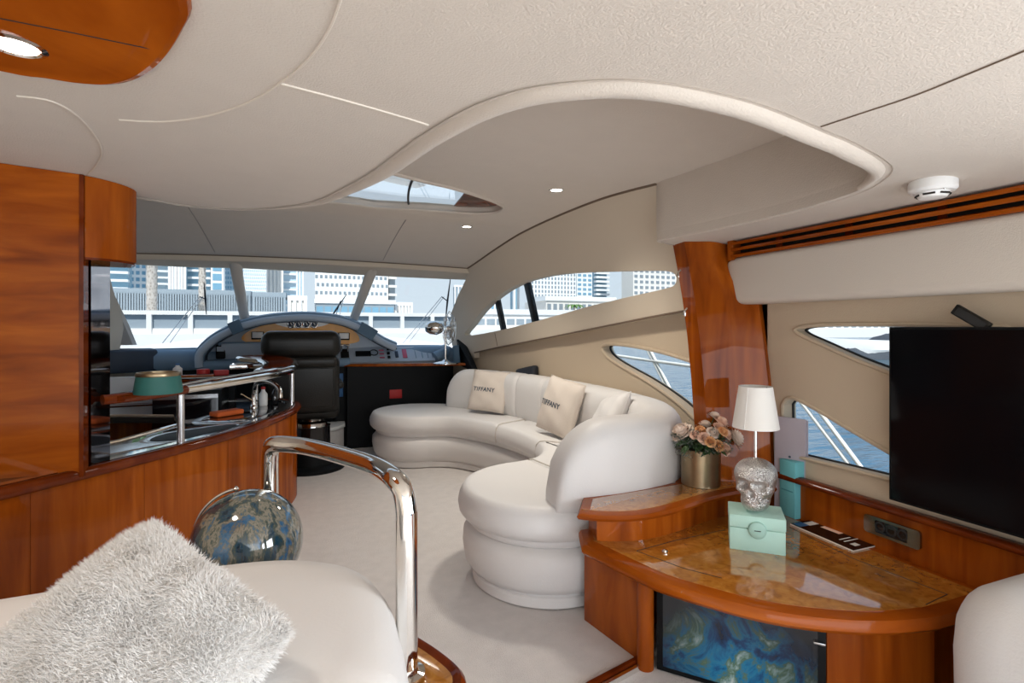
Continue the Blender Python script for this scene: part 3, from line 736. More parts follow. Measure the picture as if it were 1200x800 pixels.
pillow('scatter_cushion', 'cream cushion with dark lettering leaning at the middle of the curved sofa', Vector((1.84, 3.66, .735)), (-.97, -.22, .28), (.1, -.1, 1), .215, .07, 'linen', 'TIFFANY', (-.2, .0), .056, group='cream scatter cushions on the curved sofa')
pillow('scatter_cushion', 'plain white cushion resting behind the big rounded sofa end', Vector((1.84, 2.97, .735)), (-.9, .25, .5), (.2, .25, 1), .19, .075, 'leather', group='cream scatter cushions on the curved sofa')
# dark cushion corner behind the sofa
p = on_surf(634, 430, Xl)
o = put('navy_cushion', g_obox((Xl(p.y, .9) - .10, p.y + .12, .80), (.35, -.9, .2), (.1, .2, .97), (.93, .3, 0), .14, .16, .04, .03, 3), 'navy_cloth', None, 60, origin=(Xl(p.y, .9) - .1, p.y + .1, .7))
tag(o, 'dark navy cushion wedged between sofa back and hull lining', 'cushion')

# ================================================================== CONSOLE UNDER THE TV
ZL, ZS = .44, .565
con = thing('console_cabinet', 'cherry console cabinet with burl top under the television', 'cabinet', (1.75, 1.6, 0))
front_c = [(1.09, 1.965), (1.115, 1.87), (1.15, 1.72), (1.19, 1.58), (1.285, 1.42), (1.39, 1.285), (1.52, 1.18), (1.68, 1.10), (1.86, 1.055)]
fc = smooth_path(V2(front_c), 6)
top_o = [(p.x, p.y) for p in fc] + [(2.0, 1.05), (2.21, 1.05), (2.21, 2.12), (1.16, 2.12)]
put('top', g_loft(top_o, [(.035, ZL - .058), (.012, ZL - .052), (.0, ZL - .038), (.0, ZL - .022), (.010, ZL - .006), (.03, ZL), (.06, ZL + .001)]), 'cherry_horizontal', con, 40)
bur = [(p.x, p.y) for p in fc]
put('burl_inlay', g_loft(top_o, [(.055, ZL - .01), (.056, ZL + .0018), (.058, ZL + .0022)]), 'burl', con, 20)
def onz(px, py, z=ZL): p = at_z(px, py, z); return (p.x, p.y)
# hatch outlines in the burl top
def joint(L, z, parent, r_=.0022): put('joint', g_tube([Vector((*onz(*q), z + .0015)) for q in L], r_, 5), 'dark_slot', parent)
joint([(746, 646), (800, 666), (846, 678)], ZL, con)
joint([(746, 646), (790, 634), (850, 621)], ZL, con)
joint([(925, 618), (1000, 655), (1110, 697)], ZL, con)
joint([(1110, 697), (1095, 704), (1085, 709)], ZL, con)
put('hatch_knob', g_lathe((*onz(779, 648), ZL + .002), [(.012, 0), (.013, .006), (.010, .012), (.004, .014)], 16), 'chrome', con)
# raised shelf beside the sofa
sf = [onz(676, 601, ZS), (1.14, 1.925), (1.22, 1.885), (1.32, 1.862), (1.45, 1.868), (1.60, 1.90), (1.76, 1.94), (1.93, 1.965), (2.1, 1.95)]
sfp = smooth_path(V2(sf), 6)
sh_o = [(p.x, p.y) for p in sfp] + [(2.21, 1.95), (2.21, 2.36), (1.9, 2.36), (1.75, 2.2), (1.2, 2.16)]
put('shelf', g_loft(sh_o, [(.03, ZS - .032), (.006, ZS - .028), (0, ZS - .016), (.008, ZS - .004), (.03, ZS)]), 'cherry_horizontal', con, 40)
put('shelf_inlay', g_loft(sh_o, [(.05, ZS - .01), (.051, ZS + .0014), (.053, ZS + .0018)]), 'burl', con, 20)
put('riser', g_loft([(p.x + .02, p.y + .035) for p in sfp[6:]] + [(2.2, 2.1), (1.2, 2.1)], [(0, ZL - .02), (0, ZS - .02)]), 'cherry', con, 40)
# body: side panel, rounded stile, niche, right bowed panel
put('side_panel', g_obox((1.245, 1.985, .19), (.985, .17, 0), (-.17, .985, 0), (0, 0, 1), .012, .17, .195, .004), 'cherry_orange', con)
stile = at_z(757, 795, 0)
put('stile', g_lathe((1.262, 1.76, 0), [(.033, 0), (.033, ZL - .05)], 20), 'cherry_orange', con, 60)
put('back_panel', g_box(1.25, 2.2, 2.0, 2.1, 0, ZL - .05), 'cherry_dark', con, 0)
door0, door1 = Vector((1.30, 1.735, 0)), Vector((1.675, 1.300, 0))
dd = (door1 - door0).normalized(); dn = Vector((dd.y, -dd.x, 0))
mid = (door0 + door1) / 2
hw = (door1 - door0).length / 2
dr = put('door', g_obox(mid + Vector((0, 0, .20)), dd, Vector((-dn.x, -dn.y, 0)), (0, 0, 1), hw, .012, .195, .003), 'black_panel', con)
dp = mid + dn * .014 + Vector((0, 0, .195))
# picture: local x along the door, so its texture is laid out on the door plane
me = bpy.data.meshes.new('picture'); hx_, hz_ = hw - .025, .17
me.from_pydata([(-hx_, 0, -hz_), (hx_, 0, -hz_), (hx_, 0, hz_), (-hx_, 0, hz_), (-hx_, .006, -hz_), (hx_, .006, -hz_), (hx_, .006, hz_), (-hx_, .006, hz_)], [], [(0, 1, 2, 3), (7, 6, 5, 4), (0, 4, 5, 1), (2, 6, 7, 3), (1, 5, 6, 2), (3, 7, 4, 0)])
me.materials.append(MATS['ocean_print']); pic = bpy.data.objects.new('picture', me); C.objects.link(pic); pic.parent = dr
pic.location = dp - wloc(con); pic.rotation_euler = (0, 0, math.atan2(dd.y, dd.x)); pic['label'] = 'glossy print of blue and white swirls'
put('door_handle', g_obox(mid + dd * (hw - .02) + dn * .02 + Vector((0, 0, .265)), dd, Vector((-dn.x, -dn.y, 0)), (0, 0, 1), .018, .006, .004, .002), 'steel', dr)
rp_ = smooth_path(V2([(1.675, 1.300), (1.74, 1.255), (1.82, 1.215), (1.90, 1.185), (2.0, 1.16)]), 5)
put('bowed_panel', g_sweep([p + Vector((0, 0, .195)) for p in rp_], [(-.012, -.195), (.012, -.195), (.012, .195), (-.012, .195)]), 'cherry', con, 40)
put('stile', g_obox((1.690, 1.306, .195), dd, Vector((-dn.x, -dn.y, 0)), (0, 0, 1), .02, .02, .195, .006), 'cherry', con)
# wooden backsplash with nosing and power socket
bs = thing('trim_6', 'cherry backsplash rail along the wall under the window', None, (2.2, 1.0, .5), kind='structure')
put('board', g_box(2.195, 2.225, -.6, 2.06, 0, .62), 'cherry', bs, 0)
put('nosing', g_sweep([(2.19, -.6, .622), (2.19, .7, .622), (2.19, 2.02, .622)], superell(.035, -.016, .016, 14, 2.5)), 'cherry_dark', bs, 60)
A = at_x(1014, 597, 2.19); B = at_x(1080, 641, 2.19)
A1 = at_x(1014, 616, 2.19); cz = .535
ps = thing('power_socket', 'chrome framed triple power socket on the cherry backsplash', 'socket', (2.19, (A.y + B.y) / 2, cz))
yc = (A.y + B.y) / 2; hl = abs(A.y - B.y) / 2
put('plate', g_panel(rrect(yc, cz, hl, .036, .012), [rrect(yc, cz, hl - .045, .025, .008)], .2, lambda u, v, w: (2.193 - w, u, v), .012), 'dark_chrome', ps, 30)
put('insert', g_obox((2.188, yc, cz), (1, 0, 0), (0, 1, 0), (0, 0, 1), .004, hl - .045, .026, .001), 'black_gloss', ps)
for k in (-1, 0, 1): put('outlet', g_lathe((2.186, yc + k * (hl - .04) * .64, cz), [(.021, -.003), (.021, .004), (.015, .005), (.014, -.001)], 18, axis=(-1, 0, 0)), 'rubber', ps)
# floor threshold strip between console and rail plinth
ts = put('trim_7', g_sweep([(1.27, 1.80, .008), (1.0, 1.735, .008), (.7, 1.62, .008), (.42, 1.42, .008)], [(-.016, -.01), (.016, -.01), (.016, .008), (.008, .014), (-.008, .014), (-.016, .008)]), 'cherry_dark'); st(ts); ts['label'] = 'dark wood threshold strip across the carpet'
put('chrome_edge', g_sweep([(1.265, 1.765, .008), (1.0, 1.70, .008), (.71, 1.585, .008), (.43, 1.385, .008)], [(-.007, -.008), (.007, -.008), (.007, .012), (-.007, .012)]), 'chrome', ts)

# ---- things on the console
def box_thing(name, label, cat, c0, c1, depth, h, mat, z):
    """upright box standing on z; c0, c1 = front bottom corners"""
    a, b_ = Vector((*c0, 0)), Vector((*c1, 0)); d = (b_ - a).normalized(); n_ = Vector((-d.y, d.x, 0)); c = (a + b_) / 2 + n_ * depth / 2
    t_ = thing(name, label, cat, (c.x, c.y, z)); return t_, c, d, n_, (b_ - a).length / 2
ca, cb = onz(855, 643), onz(921, 652)
jb, c, d, n_, hw_ = box_thing('jewellery_box', 'mint green lidded box with round clasp under the silver skull', 'box', ca, cb, .17, .15, 'mint', ZL)
BZ = .145
put('body', g_obox((c.x, c.y, ZL + .046), d, n_, (0, 0, 1), hw_, .085, .046, .004), 'mint', jb)
put('lid', g_obox((c.x, c.y, ZL + .119), d, n_, (0, 0, 1), hw_ + .0015, .0865, .0255, .004), 'mint', jb)
kf = c - n_ * .088 + Vector((0, 0, ZL + .092))
put('clasp', g_lathe(kf, [(.034, -.002), (.034, .006), (.030, .010), (.012, .012)], 24, axis=-n_, sx=1, sy=1), 'mint_dark', jb, 50)
put('clasp_seam', g_obox(kf - n_ * .012, d, n_, (0, 0, 1), .012, .0015, .0015), 'dark_slot', jb, 0)
skc = c + Vector((0, 0, ZL + BZ))
# skull lamp
sl = thing('skull_lamp', 'hammered silver skull table lamp with white shade on the mint box', 'lamp', skc)
bm = bmesh.new(); bmesh.ops.create_uvsphere(bm, u_segments=72, v_segments=64, radius=1)
def gs(x, s_): return math.exp(-(x / s_) ** 2)
def tab(T, h): return sum(tab0(T, min(1, max(0, h + q * .012))) for q in (-3, -2, -1, 0, 1, 2, 3)) / 7 * (min(1, (1 - h) / .03) ** .5 if h > .97 else 1)
def tab0(T, h):
    for (a, va), (b_, vb) in zip(T, T[1:]):
        if h <= b_:
            return va + (vb - va) * (h - a) / (b_ - a)
    return T[-1][1]
SKW = [(0, .0), (.02, .26), (.07, .44), (.18, .52), (.30, .56), (.40, .66), (.50, .70), (.60, .75), (.70, .77), (.80, .72), (.88, .60), (.94, .44), (.985, .21), (1, 0)]
SKF = [(0, .0), (.02, .50), (.07, .66), (.18, .74), (.30, .70), (.40, .72), (.50, .70), (.60, .78), (.72, .78), (.86, .62), (.94, .42), (.985, .2), (1, 0)]
SKB = [(0, .0), (.02, .10), (.07, .14), (.18, .20), (.30, .34), (.40, .62), (.55, .88), (.70, .95), (.86, .76), (.94, .5), (.985, .24), (1, 0)]
for v in bm.verts:
    x, y, z = v.co; h = (math.asin(max(-1, min(1, z))) / PI + .5); h = .5 * h + .5 * (z + 1) / 2
    r_ = math.hypot(x, y); ca_, sa_ = (x / r_, y / r_) if r_ > 1e-6 else (0, 0)
    X = ca_ * tab(SKW, h); Y = sa_ * (tab(SKF, h) if sa_ < 0 else tab(SKB, h))
    if sa_ < -.05:
        k_ = min(1, -sa_ * 2.2)
        for q in (-1, 1):
            Y += .36 * gs(X - q * .31, .155) * gs(h - .53, .075) * k_           # eye sockets
            Y -= .07 * gs(X - q * .31, .24) * gs(h - .655, .035) * k_            # brows
            ck = gs(X - q * .50, .13) * gs(h - .41, .04); Y -= .10 * ck * k_; X += q * .05 * ck
            X -= q * .07 * gs(X - q * .46, .10) * gs(h - .29, .06)              # hollow cheeks
        Y += .24 * gs(X, .09) * gs(h - .385, .055) * k_                        # nose opening
        Y -= .07 * gs(X, .07) * gs(h - .505, .04) * k_                         # nose bridge
        tk = gs(X, .34) * k_
        Y -= .06 * gs(h - .20, .07) * tk
        Y += .055 * gs(h - .195, .010) * tk                                     # line between the teeth
        Y += .020 * (abs(math.sin(X * 34)) < .35) * gs(h - .20, .045) * tk
    v.co = (X, Y, h * 2.12)
sc = .104; fa = R(-60)
for v in bm.verts:
    p = v.co * sc; v.co = Matrix.Rotation(fa, 3, 'Z') @ Vector((p.x * 1.04, p.y, p.z))
bm.verts.index_update()
put('skull', ([skc + v.co for v in bm.verts], [tuple(v.index for v in f.verts) for f in bm.faces]), 'silver_hammer', sl, 180); bm.free()
stem_b = skc + Vector((.0, .0, .195)); shz = skc.z + .345
put('stem', g_tube([stem_b, Vector((stem_b.x, stem_b.y, shz + .12))], .0055, 10), 'chrome', sl)
shd = put('shade', g_lathe((stem_b.x, stem_b.y, shz), [(.0915, 0), (.0655, .172), (.0635, .172), (.0895, 0)], 40), 'shade', sl, 60)
put('spider', g_tube([(stem_b.x - .064, stem_b.y, shz + .165), (stem_b.x, stem_b.y, shz + .12), (stem_b.x + .064, stem_b.y, shz + .165)], .002, 6), 'steel', shd)
put('shade_seam', g_tube([(stem_b.x - .088, stem_b.y - .026, shz + .002), (stem_b.x - .063, stem_b.y - .02, shz + .170)], .0012, 5), 'paper', shd)
# aqua box
ca, cb = onz(914.5, 601), onz(932.5, 608.5)
ab, c, d, n_, hw_ = box_thing('perfume_box', 'tall aqua blue carton standing on the console', 'box', ca, cb, .075, .27, 'aqua', ZL)
hw_ = max(hw_, .042)
put('carton', g_obox((c.x, c.y, ZL + .134), d, n_, (0, 0, 1), hw_, .0425, .134, .0015), 'aqua', ab)
put('print_line', g_obox(Vector((c.x, c.y, ZL + .125)) - n_ * .043, d, n_, (0, 0, 1), hw_ * .75, .0006, .003), 'aqua_dark', ab, 0)
# lilac folder leaning at the wall
lp = at_x(926, 560, 2.15)
lf = thing('lilac_card', 'upright lilac greeting card leaning at the window sill', 'card', (2.10, lp.y, ZL))
A = at_d(909, 575, 2.62); B = at_d(943, 560, 2.52)
dA = Vector((B.x - A.x, B.y - A.y, 0)).normalized(); nA = Vector((-dA.y, dA.x, 0))
wA = .072; cA = Vector(((A.x + B.x) / 2, (A.y + B.y) / 2, ZL + .235))
put('cover', g_obox(cA, dA, nA, (0, 0, 1), wA, .003, .235, .001), 'lilac', lf)
put('back_leaf', g_obox(cA + nA * .022 + Vector((0, 0, -.004)), (dA * .985 + nA * .12).normalized(), nA, (0, 0, 1), wA, .002, .23, .001), 'lilac', lf)
put('emblem', g_lathe(cA - nA * .0032 + Vector((0, 0, .045)), [(.006, 0), (.006, .0008), (.001, .001)], 10, axis=-nA), 'ink', lf)
# magazine
mc = [onz(926, 615), onz(963, 609), onz(1044, 637), onz(1000, 647)]
mg = thing('magazine', 'black covered magazine lying on the burl top', 'magazine', (*[sum(q[i] for q in mc) / 4 for i in (0, 1)], ZL + .002))
def quadprism(q, z0, z1): return [(x, y, z0) for x, y in q] + [(x, y, z1) for x, y in q], [(3, 2, 1, 0), (4, 5, 6, 7), (0, 1, 5, 4), (1, 2, 6, 5), (2, 3, 7, 6), (3, 0, 4, 7)]
put('pages', quadprism(mc, ZL + .002, ZL + .0075), 'paper', mg, 0)
put('cover', quadprism(mc, ZL + .0075, ZL + .0085), 'screen', mg, 0)
def mq(u0, u1, v0, v1):
    a, b_, c_, d_ = [Vector(q) for q in mc]   # a,b = head edge ; a->d long side
    f = lambda u, v: (a.lerp(b_, u)).lerp(d_.lerp(c_, u), v)
    return [tuple(f(u0, v0)), tuple(f(u1, v0)), tuple(f(u1, v1)), tuple(f(u0, v1))]
for (r_, mt, nm) in (((.05, .30, .02, .16), 'blue_card', 'cover_print'), ((.30, .95, .05, .17), 'paper', 'masthead'), ((.45, .62, .26, .55), 'rose_peach', 'cover_print'), ((.80, .92, .22, .36), 'pink_print', 'cover_print'), ((.2, .5, .68, .70), 'paper', 'cover_line'), ((.2, .6, .75, .77), 'paper', 'cover_line'), ((.62, .75, .76, .86), 'rose_peach', 'cover_print'), ((.2, .34, .84, .92), 'paper', 'cover_print')):
    put(nm, quadprism(mq(*r_), ZL + .0084, ZL + .0089), mt, mg, 0)
# vase and roses
vc = at_z(824, 570, ZS); vc = Vector((vc.x + .02, vc.y + .04, ZS))
vs_ = thing('flower_vase', 'brushed bronze cylinder vase on the raised shelf', 'vase', vc)
put('body', g_lathe(vc, [(.088, 0), (.094, .004), (.0945, .18), (.091, .181), (.090, .17), (.087, .02)], 40), 'brass', vs_, 40)
def rose_geo(c, nrm, r_):
    nrm = Vector(nrm).normalized(); x = nrm.orthogonal().normalized(); y = nrm.cross(x); V = []; Fq = []
    for (rr, hh, n_, op, ph) in ((.12, 1.0, 3, .05, 0), (.28, .98, 4, .1, .4), (.45, .93, 5, .15, .1), (.62, .84, 5, .3, .7), (.78, .70, 6, .5, .2), (.92, .50, 7, .7, .5), (1.0, .28, 7, .9, .1)):
        for k in range(n_):
            a0 = 2 * PI * k / n_ + ph; wd = 2 * PI / n_ * .68; s0 = len(V)
            for i in range(5):
                for j in range(4):
                    A = a0 + (i / 4 - .5) * 2 * wd; h = j / 3
                    q = rr * r_ * (.45 + .55 * h ** .6 + (.18 * op if j == 3 else 0)) * (1 - .10 * abs(i - 2) / 2)
                    zz = r_ * (hh * h * (1 - .16 * (abs(i - 2) / 2) ** 2) - .15 * op * (j == 3) - .35)
                    V.append(c + (x * math.cos(A) + y * math.sin(A)) * q + nrm * zz)
            for i in range(4):
                for j in range(3): a = s0 + i * 4 + j; Fq.append((a, a + 1, a + 5, a + 4))
    return V, Fq
rs = [(798, 505, .060, 'rose_cream', .02, 1), (863, 513, .055, 'rose_cream', -.02, 1), (846, 494, .042, 'rose_peach', .0, 0), (827, 497, .036, 'rose_cream', .03, 0), (821, 503, .028, 'rose_orange', -.04, 0), (836, 506, .032, 'rose_cream', -.07, 0), (826, 513, .033, 'rose_peach', -.09, 0), (833, 517, .028, 'rose_orange', -.11, 0), (843, 522, .030, 'rose_orange', -.10, 0), (851, 526, .033, 'rose_peach', -.08, 0), (815, 509, .027, 'rose_peach', -.06, 0), (852, 508, .032, 'rose_peach', -.05, 0), (843, 500, .030, 'rose_peach', -.05, 0), (838, 487, .034, 'rose_cream', .05, 0), (848, 505, .026, 'rose_orange', -.1, 0)]
cen = vc + Vector((0, 0, .20)); dv = vc.x * _s + vc.y * _c
lab = {'rose_cream': 'cream rose in the bronze vase', 'rose_peach': 'peach pink rose in the bronze vase', 'rose_orange': 'small orange rose in the bronze vase'}
rose_lab = ['large open cream rose beside the sofa back', 'large open cream rose beneath the lamp shade', 'peach rose near the bouquet top on the lamp side', 'cream rose above the small orange bud', 'small orange rose among cream ones on the sofa side', 'cream rose in the middle of the bouquet', 'peach rose low on the sofa side above the vase rim', 'small orange rose low at the centre above the vase rim', 'small orange rose above the vase rim on the lamp side', 'peach rose lowest on the lamp side of the vase', 'small peach rose next to the large rose by the sofa', 'peach rose touching the large rose by the lamp shade', 'peach rose just above the bouquet centre', 'topmost cream rose of the bouquet', 'small orange rose between peach roses on the lamp side']
for i, (px, py, r_, mt, dd_, big) in enumerate(rs):
    c = at_d(px, py, dv + dd_); nrm = (c - cen + Vector((0, -.03, .05))).normalized()
    t_ = thing('rose', rose_lab[i], 'rose', c, 'roses in the bronze vase')
    put('bloom', rose_geo(c, nrm, r_ * .95), mt, t_, 60)
    q = vc + Vector((random.uniform(-.03, .03), random.uniform(-.03, .03), .14))
    put('stem', g_tube([c - nrm * r_ * .2, c.lerp(q, .5) + Vector((0, 0, -.01)), q], .0025, 5), 'leaf', t_)
fo = thing('bouquet_foliage', 'dark green leaves and fine grey sprigs around the roses', 'foliage', vc + Vector((0, 0, .14)))
mb = MB(); ms_ = MB()
for i in range(190):
    a = random.uniform(0, 2 * PI); el = random.uniform(-.15, .9); rr = random.uniform(.06, .145)
    c = vc + Vector((0, 0, .185)) + Vector((math.cos(a) * math.cos(el) * rr, math.sin(a) * math.cos(el) * rr, math.sin(el) * rr * .55))
    d = Vector((math.cos(a + random.uniform(-.8, .8)), math.sin(a + random.uniform(-.8, .8)), random.uniform(-.5, .5))).normalized(); n_ = Vector((random.uniform(-.5, .5), random.uniform(-.5, .5), 1)).normalized(); sd_ = d.cross(n_).normalized()
    l = random.uniform(.020, .036); w_ = l * .42
    mb.add([c - d * l, c - d * l * .2 + sd_ * w_ + n_ * .003, c + d * l, c - d * l * .2 - sd_ * w_ + n_ * .003, c - d * l * .1 - n_ * .002], [(0, 1, 4), (1, 2, 4), (2, 3, 4), (3, 0, 4)])
tag(mb.build('leaves', 'leaf', fo, 0), kind='stuff')
for i in range(46):
    a = random.uniform(0, 2 * PI); el = random.uniform(.1, 1.2)
    d = Vector((math.cos(a) * math.cos(el), math.sin(a) * math.cos(el), math.sin(el) * .85)); L_ = random.uniform(.15, .205)
    b0 = vc + Vector((0, 0, .15)); tip = b0 + d * L_ + Vector((0, 0, .0))
    ms_.add(*g_tube([b0, b0.lerp(tip, .6) + Vector((0, 0, .008)), tip], .0009, 4))
    for k in range(16):
        p = b0.lerp(tip, random.uniform(.6, 1.0)) + Vector((random.uniform(-.014, .014), random.uniform(-.014, .014), random.uniform(-.012, .014)))
        s_ = random.uniform(.0022, .0042)
        ms_.add([p + Vector((s_, 0, 0)), p + Vector((-s_, 0, 0)), p + Vector((0, s_, 0)), p + Vector((0, -s_, 0)), p + Vector((0, 0, s_)), p + Vector((0, 0, -s_))], [(0, 2, 4), (2, 1, 4), (1, 3, 4), (3, 0, 4), (2, 0, 5), (1, 2, 5), (3, 1, 5), (0, 3, 5)])
tag(ms_.build('sprigs', 'sprig', fo, 0), kind='stuff')

# ---- television
XT = 2.13
A = at_x(1041.5, 383, XT); tvh = CH - at_x(1041.5, 585, XT).z
tw = tvh * 16 / 9 * 1.0
tv = thing('television', 'large black flat television on the starboard wall', 'television', (XT, A.y - tw / 2, CH - tvh))
put('bezel', g_obox((XT + .014, A.y - tw / 2, CH - tvh / 2), (1, 0, 0), (0, 1, 0), (0, 0, 1), .014, tw / 2, tvh / 2, .004), 'black_panel', tv)
put('screen', g_obox((XT - .001, A.y - tw / 2, CH - tvh / 2), (1, 0, 0), (0, 1, 0), (0, 0, 1), .0015, tw / 2 - .009, tvh / 2 - .010, .0), 'screen', tv, 0)
put('wall_bracket', g_box(XT + .026, XW - .003, A.y - tw / 2 - .15, A.y - tw / 2 + .15, .9, 1.15), 'black_panel', tv, 0)
c = at_x(1139, 374, XT + .02)
rm = thing('remote_control', 'slim black remote propped on the television top edge', 'remote', (XT + .014, c.y, CH))
put('body', g_obox((XT + .016, c.y, CH + .030), (1, 0, 0), (0, .82, .57), (0, -.57, .82), .008, .062, .019, .004), 'black_leather', rm)
put('keypad', g_obox((XT + .0075, c.y, CH + .030), (1, 0, 0), (0, .82, .57), (0, -.57, .82), .0012, .05, .013, .0), 'rubber', rm, 0)
# smoke detector
c = on_ceil(1093, 213); c.z = ceil_z(c.x)
sdt = thing('smoke_detector', 'round white smoke detector on the low ceiling by the vent', 'smoke detector', c)
put('housing', g_lathe(c, [(.062, .004), (.065, -.004), (.065, -.026), (.058, -.034), (.040, -.036)], 32), 'white_plastic', sdt, 40)
put('sensor_cap', g_lathe(c, [(.044, -.034), (.044, -.042), (.036, -.052), (.020, -.054)], 32), 'white_plastic', sdt, 40)
for k in range(6): put('vent_slot', g_obox(c + Vector((.0425 * math.cos(k * PI / 3 + .3), .0425 * math.sin(k * PI / 3 + .3), -.0435)), rotz(k * PI / 3 + .3)[0], rotz(k * PI / 3 + .3)[1], (0, 0, 1), .002, .016, .0028), 'dark_slot', sdt, 0)
put('indicator', g_lathe(c + Vector((-.03, -.05, -.031)), [(.003, -.004), (.002, -.007)], 8), 'steel', sdt)

# ---- white sofa end at the right edge (aft starboard)
ar = thing('armchair', 'white leather armchair with rounded back beside the console', 'armchair', (1.95, .62, 0))
out = rrect(1.945, .62, .255, .36, .17, 9)
put('back', g_loft(out, [(.03, .12), (0, .16), (-.010, .30), (-.012, .42), (-.006, .50)] + [(.125 * (1 - math.cos(R(a))), .50 + .125 * math.sin(R(a))) for a in range(15, 91, 15)]), 'leather', ar, 60)
put('base', g_loft(out, [(.06, 0), (.05, .01), (.04, .13)]), 'leather', ar, 40)
put('seam', g_tube([Vector((1.684, .70, .15)), Vector((1.676, .70, .42)), Vector((1.684, .70, .50)), Vector((1.702, .70, .565)), Vector((1.74, .70, .608)), Vector((1.80, .70, .625)), Vector((2.0, .70, .626))], .003, 6), 'leather_seam', ar, 60)

# ================================================================== NEAR PORT SIDE: sofa, fur cushion, rail, globe
ns = thing('near_sofa', 'cream leather sofa with wide rounded back in front of the globe', 'sofa', (-.6, 1.3, 0))
out = [(-2.2, 1.66), (-1.2, 1.672), (-.5, 1.678), (-.13, 1.672)] 
out = smooth_path(V2([(-2.2, 1.60), (-1.6, 1.635), (-1.0, 1.66), (-.45, 1.680), (-.16, 1.678), (.0, 1.640), (.12, 1.560), (.19, 1.44), (.212, 1.30), (.205, 1.14), (.19, 1.0)]), 5)
outl = [(p.x, p.y) for p in out] + [(.12, .85), (-.02, .9), (-.14, 1.05), (-.25, 1.17), (-.5, 1.20), (-2.2, 1.16)]
put('backrest', g_loft(outl, [(.03, .10), (.0, .14), (-.008, .4), (-.006, .58), (.012, .655), (.035, .690), (.07, .708), (.12, .715)]), 'leather', ns, 60)
put('seat', g_loft([(-2.2, .55), (-.05, .55), (-.0, .7), (-.03, 1.25), (-2.2, 1.25)], ROUND(.08, .43, .05)), 'leather', ns, 50)
# fur cushion
apex = at_d(181, 606, 1.14); rc = at_d(350, 738, .97); lc = at_d(-50, 796, .92)
cc = (rc + lc) / 2
up_ = (apex - cc); rt_ = (rc - lc) / 2; nn = rt_.cross(up_).normalized()
if nn.y > 0: nn = -nn
half = .335
fcu = thing('fur_cushion', 'fluffy white fur cushion leaning corner up on the cream sofa', 'cushion', cc - Vector((0, 0, .25)))
rt_n = rt_.normalized(); up_n = up_.normalized()
hu = rt_.length; hv = up_.length
N = 30; V = []; Fq = []
q = (N + 1) ** 2
def fsurf(a, b_, sd_):
    k_ = 1 - .05 * (1 - abs(a * b_)) * (abs(a) ** 5 + abs(b_) ** 5); r5 = 1 - .06 * (abs(a * b_) ** 6); a2, b2 = a * k_ * r5, b_ * k_ * r5
    h = .09 * ((1 - abs(a) ** 2.4) * (1 - abs(b_) ** 2.4)) ** .5
    h += .010 * math.sin(5.3 * a + 1.0) * math.sin(4.1 * b_ - .6) * (h / .09)
    return cc + rt_n * ((a2 - b2) / 2 * hu) + up_n * ((a2 + b2) / 2 * hv) + nn * (h * sd_)
V = [fsurf(-1 + 2 * i / N, -1 + 2 * j / N, sd_) for sd_ in (1, -1) for i in range(N + 1) for j in range(N + 1)]
for s_ in (0, 1):
    for i in range(N):
        for j in range(N): a = s_ * q + i * (N + 1) + j; Fq.append((a, a + 1, a + N + 2, a + N + 1))
put('cover', (V, Fq), 'fur', fcu, 180)
V = []; Fq = []
rnd = random.Random(3)
for i in range(60000):
    a = rnd.uniform(-1, 1); b_ = rnd.uniform(-1, 1)
    sd_ = 1 if i % 6 else -1
    if i % 9 == 0:
        if rnd.random() < .5: a = math.copysign(rnd.uniform(.96, 1), a)
        else: b_ = math.copysign(rnd.uniform(.96, 1), b_)
    p = fsurf(a, b_, sd_); ox = rt_n * ((a - b_) / 2) + up_n * ((a + b_) / 2)
    e_ = max(abs(a), abs(b_)) ** 6
    cl = Vector((math.sin(a * 9 + b_ * 4), math.sin(b_ * 11 - a * 3), math.sin(a * 7 - b_ * 8))) * .35
    d = (nn * sd_ * (1.0 - .7 * e_) + ox * (.9 * e_) + Vector((rnd.uniform(-.6, .6), rnd.uniform(-.6, .6), rnd.uniform(-.7, .4))) + cl).normalized()
    l = rnd.uniform(.010, .021); w_ = d.cross(Vector((rnd.uniform(-1, 1), rnd.uniform(-1, 1), rnd.uniform(-1, 1)))).normalized() * .0011
    n0 = len(V); V += [p - w_, p + w_, p + d * l]; Fq.append((n0, n0 + 1, n0 + 2))
tag(put('fur', (V, Fq), 'fur', fcu, 0), kind='stuff')

# chrome hand rail on a low wooden plinth
hr = thing('hand_rail', 'polished chrome hand rail bent over the low wooden plinth', 'rail', (.24, 1.3, .5))
RZ = .965; rr = .0265
A = Vector((.235, 1.30, RZ)); B = Vector((-.105, 1.955, RZ)); M_ = (A + B) / 2 + Vector((.045, .03, 0))
path = [Vector((A.x, A.y, .50)), Vector((A.x, A.y, .80)), Vector((A.x, A.y, RZ - .07))]
path += smooth_path([Vector((A.x, A.y, RZ - .07)), Vector((A.x - .006, A.y + .012, RZ - .022)), Vector((A.x - .02, A.y + .045, RZ)), A.lerp(M_, .5) + Vector((.014, .01, 0)), M_, M_.lerp(B, .55) + Vector((.014, .01, 0)), Vector((B.x + .02, B.y - .05, RZ)), Vector((B.x + .004, B.y - .012, RZ - .022)), Vector((B.x, B.y, RZ - .07))], 6)
path += [Vector((B.x, B.y, RZ - .12)), Vector((B.x, B.y, .50))]
put('tube', g_tube(path, rr, 20), 'chrome', hr, 60)
for p in (A, B): put('flange', g_lathe((p.x, p.y, .50), [(.045, 0), (.045, .006), (.03, .010), (.028, .02)], 24), 'chrome', hr)
pw_ = thing('wood_plinth', 'low cherry plinth with rounded cap carrying the chrome rail', 'plinth', (.1, 1.6, 0))
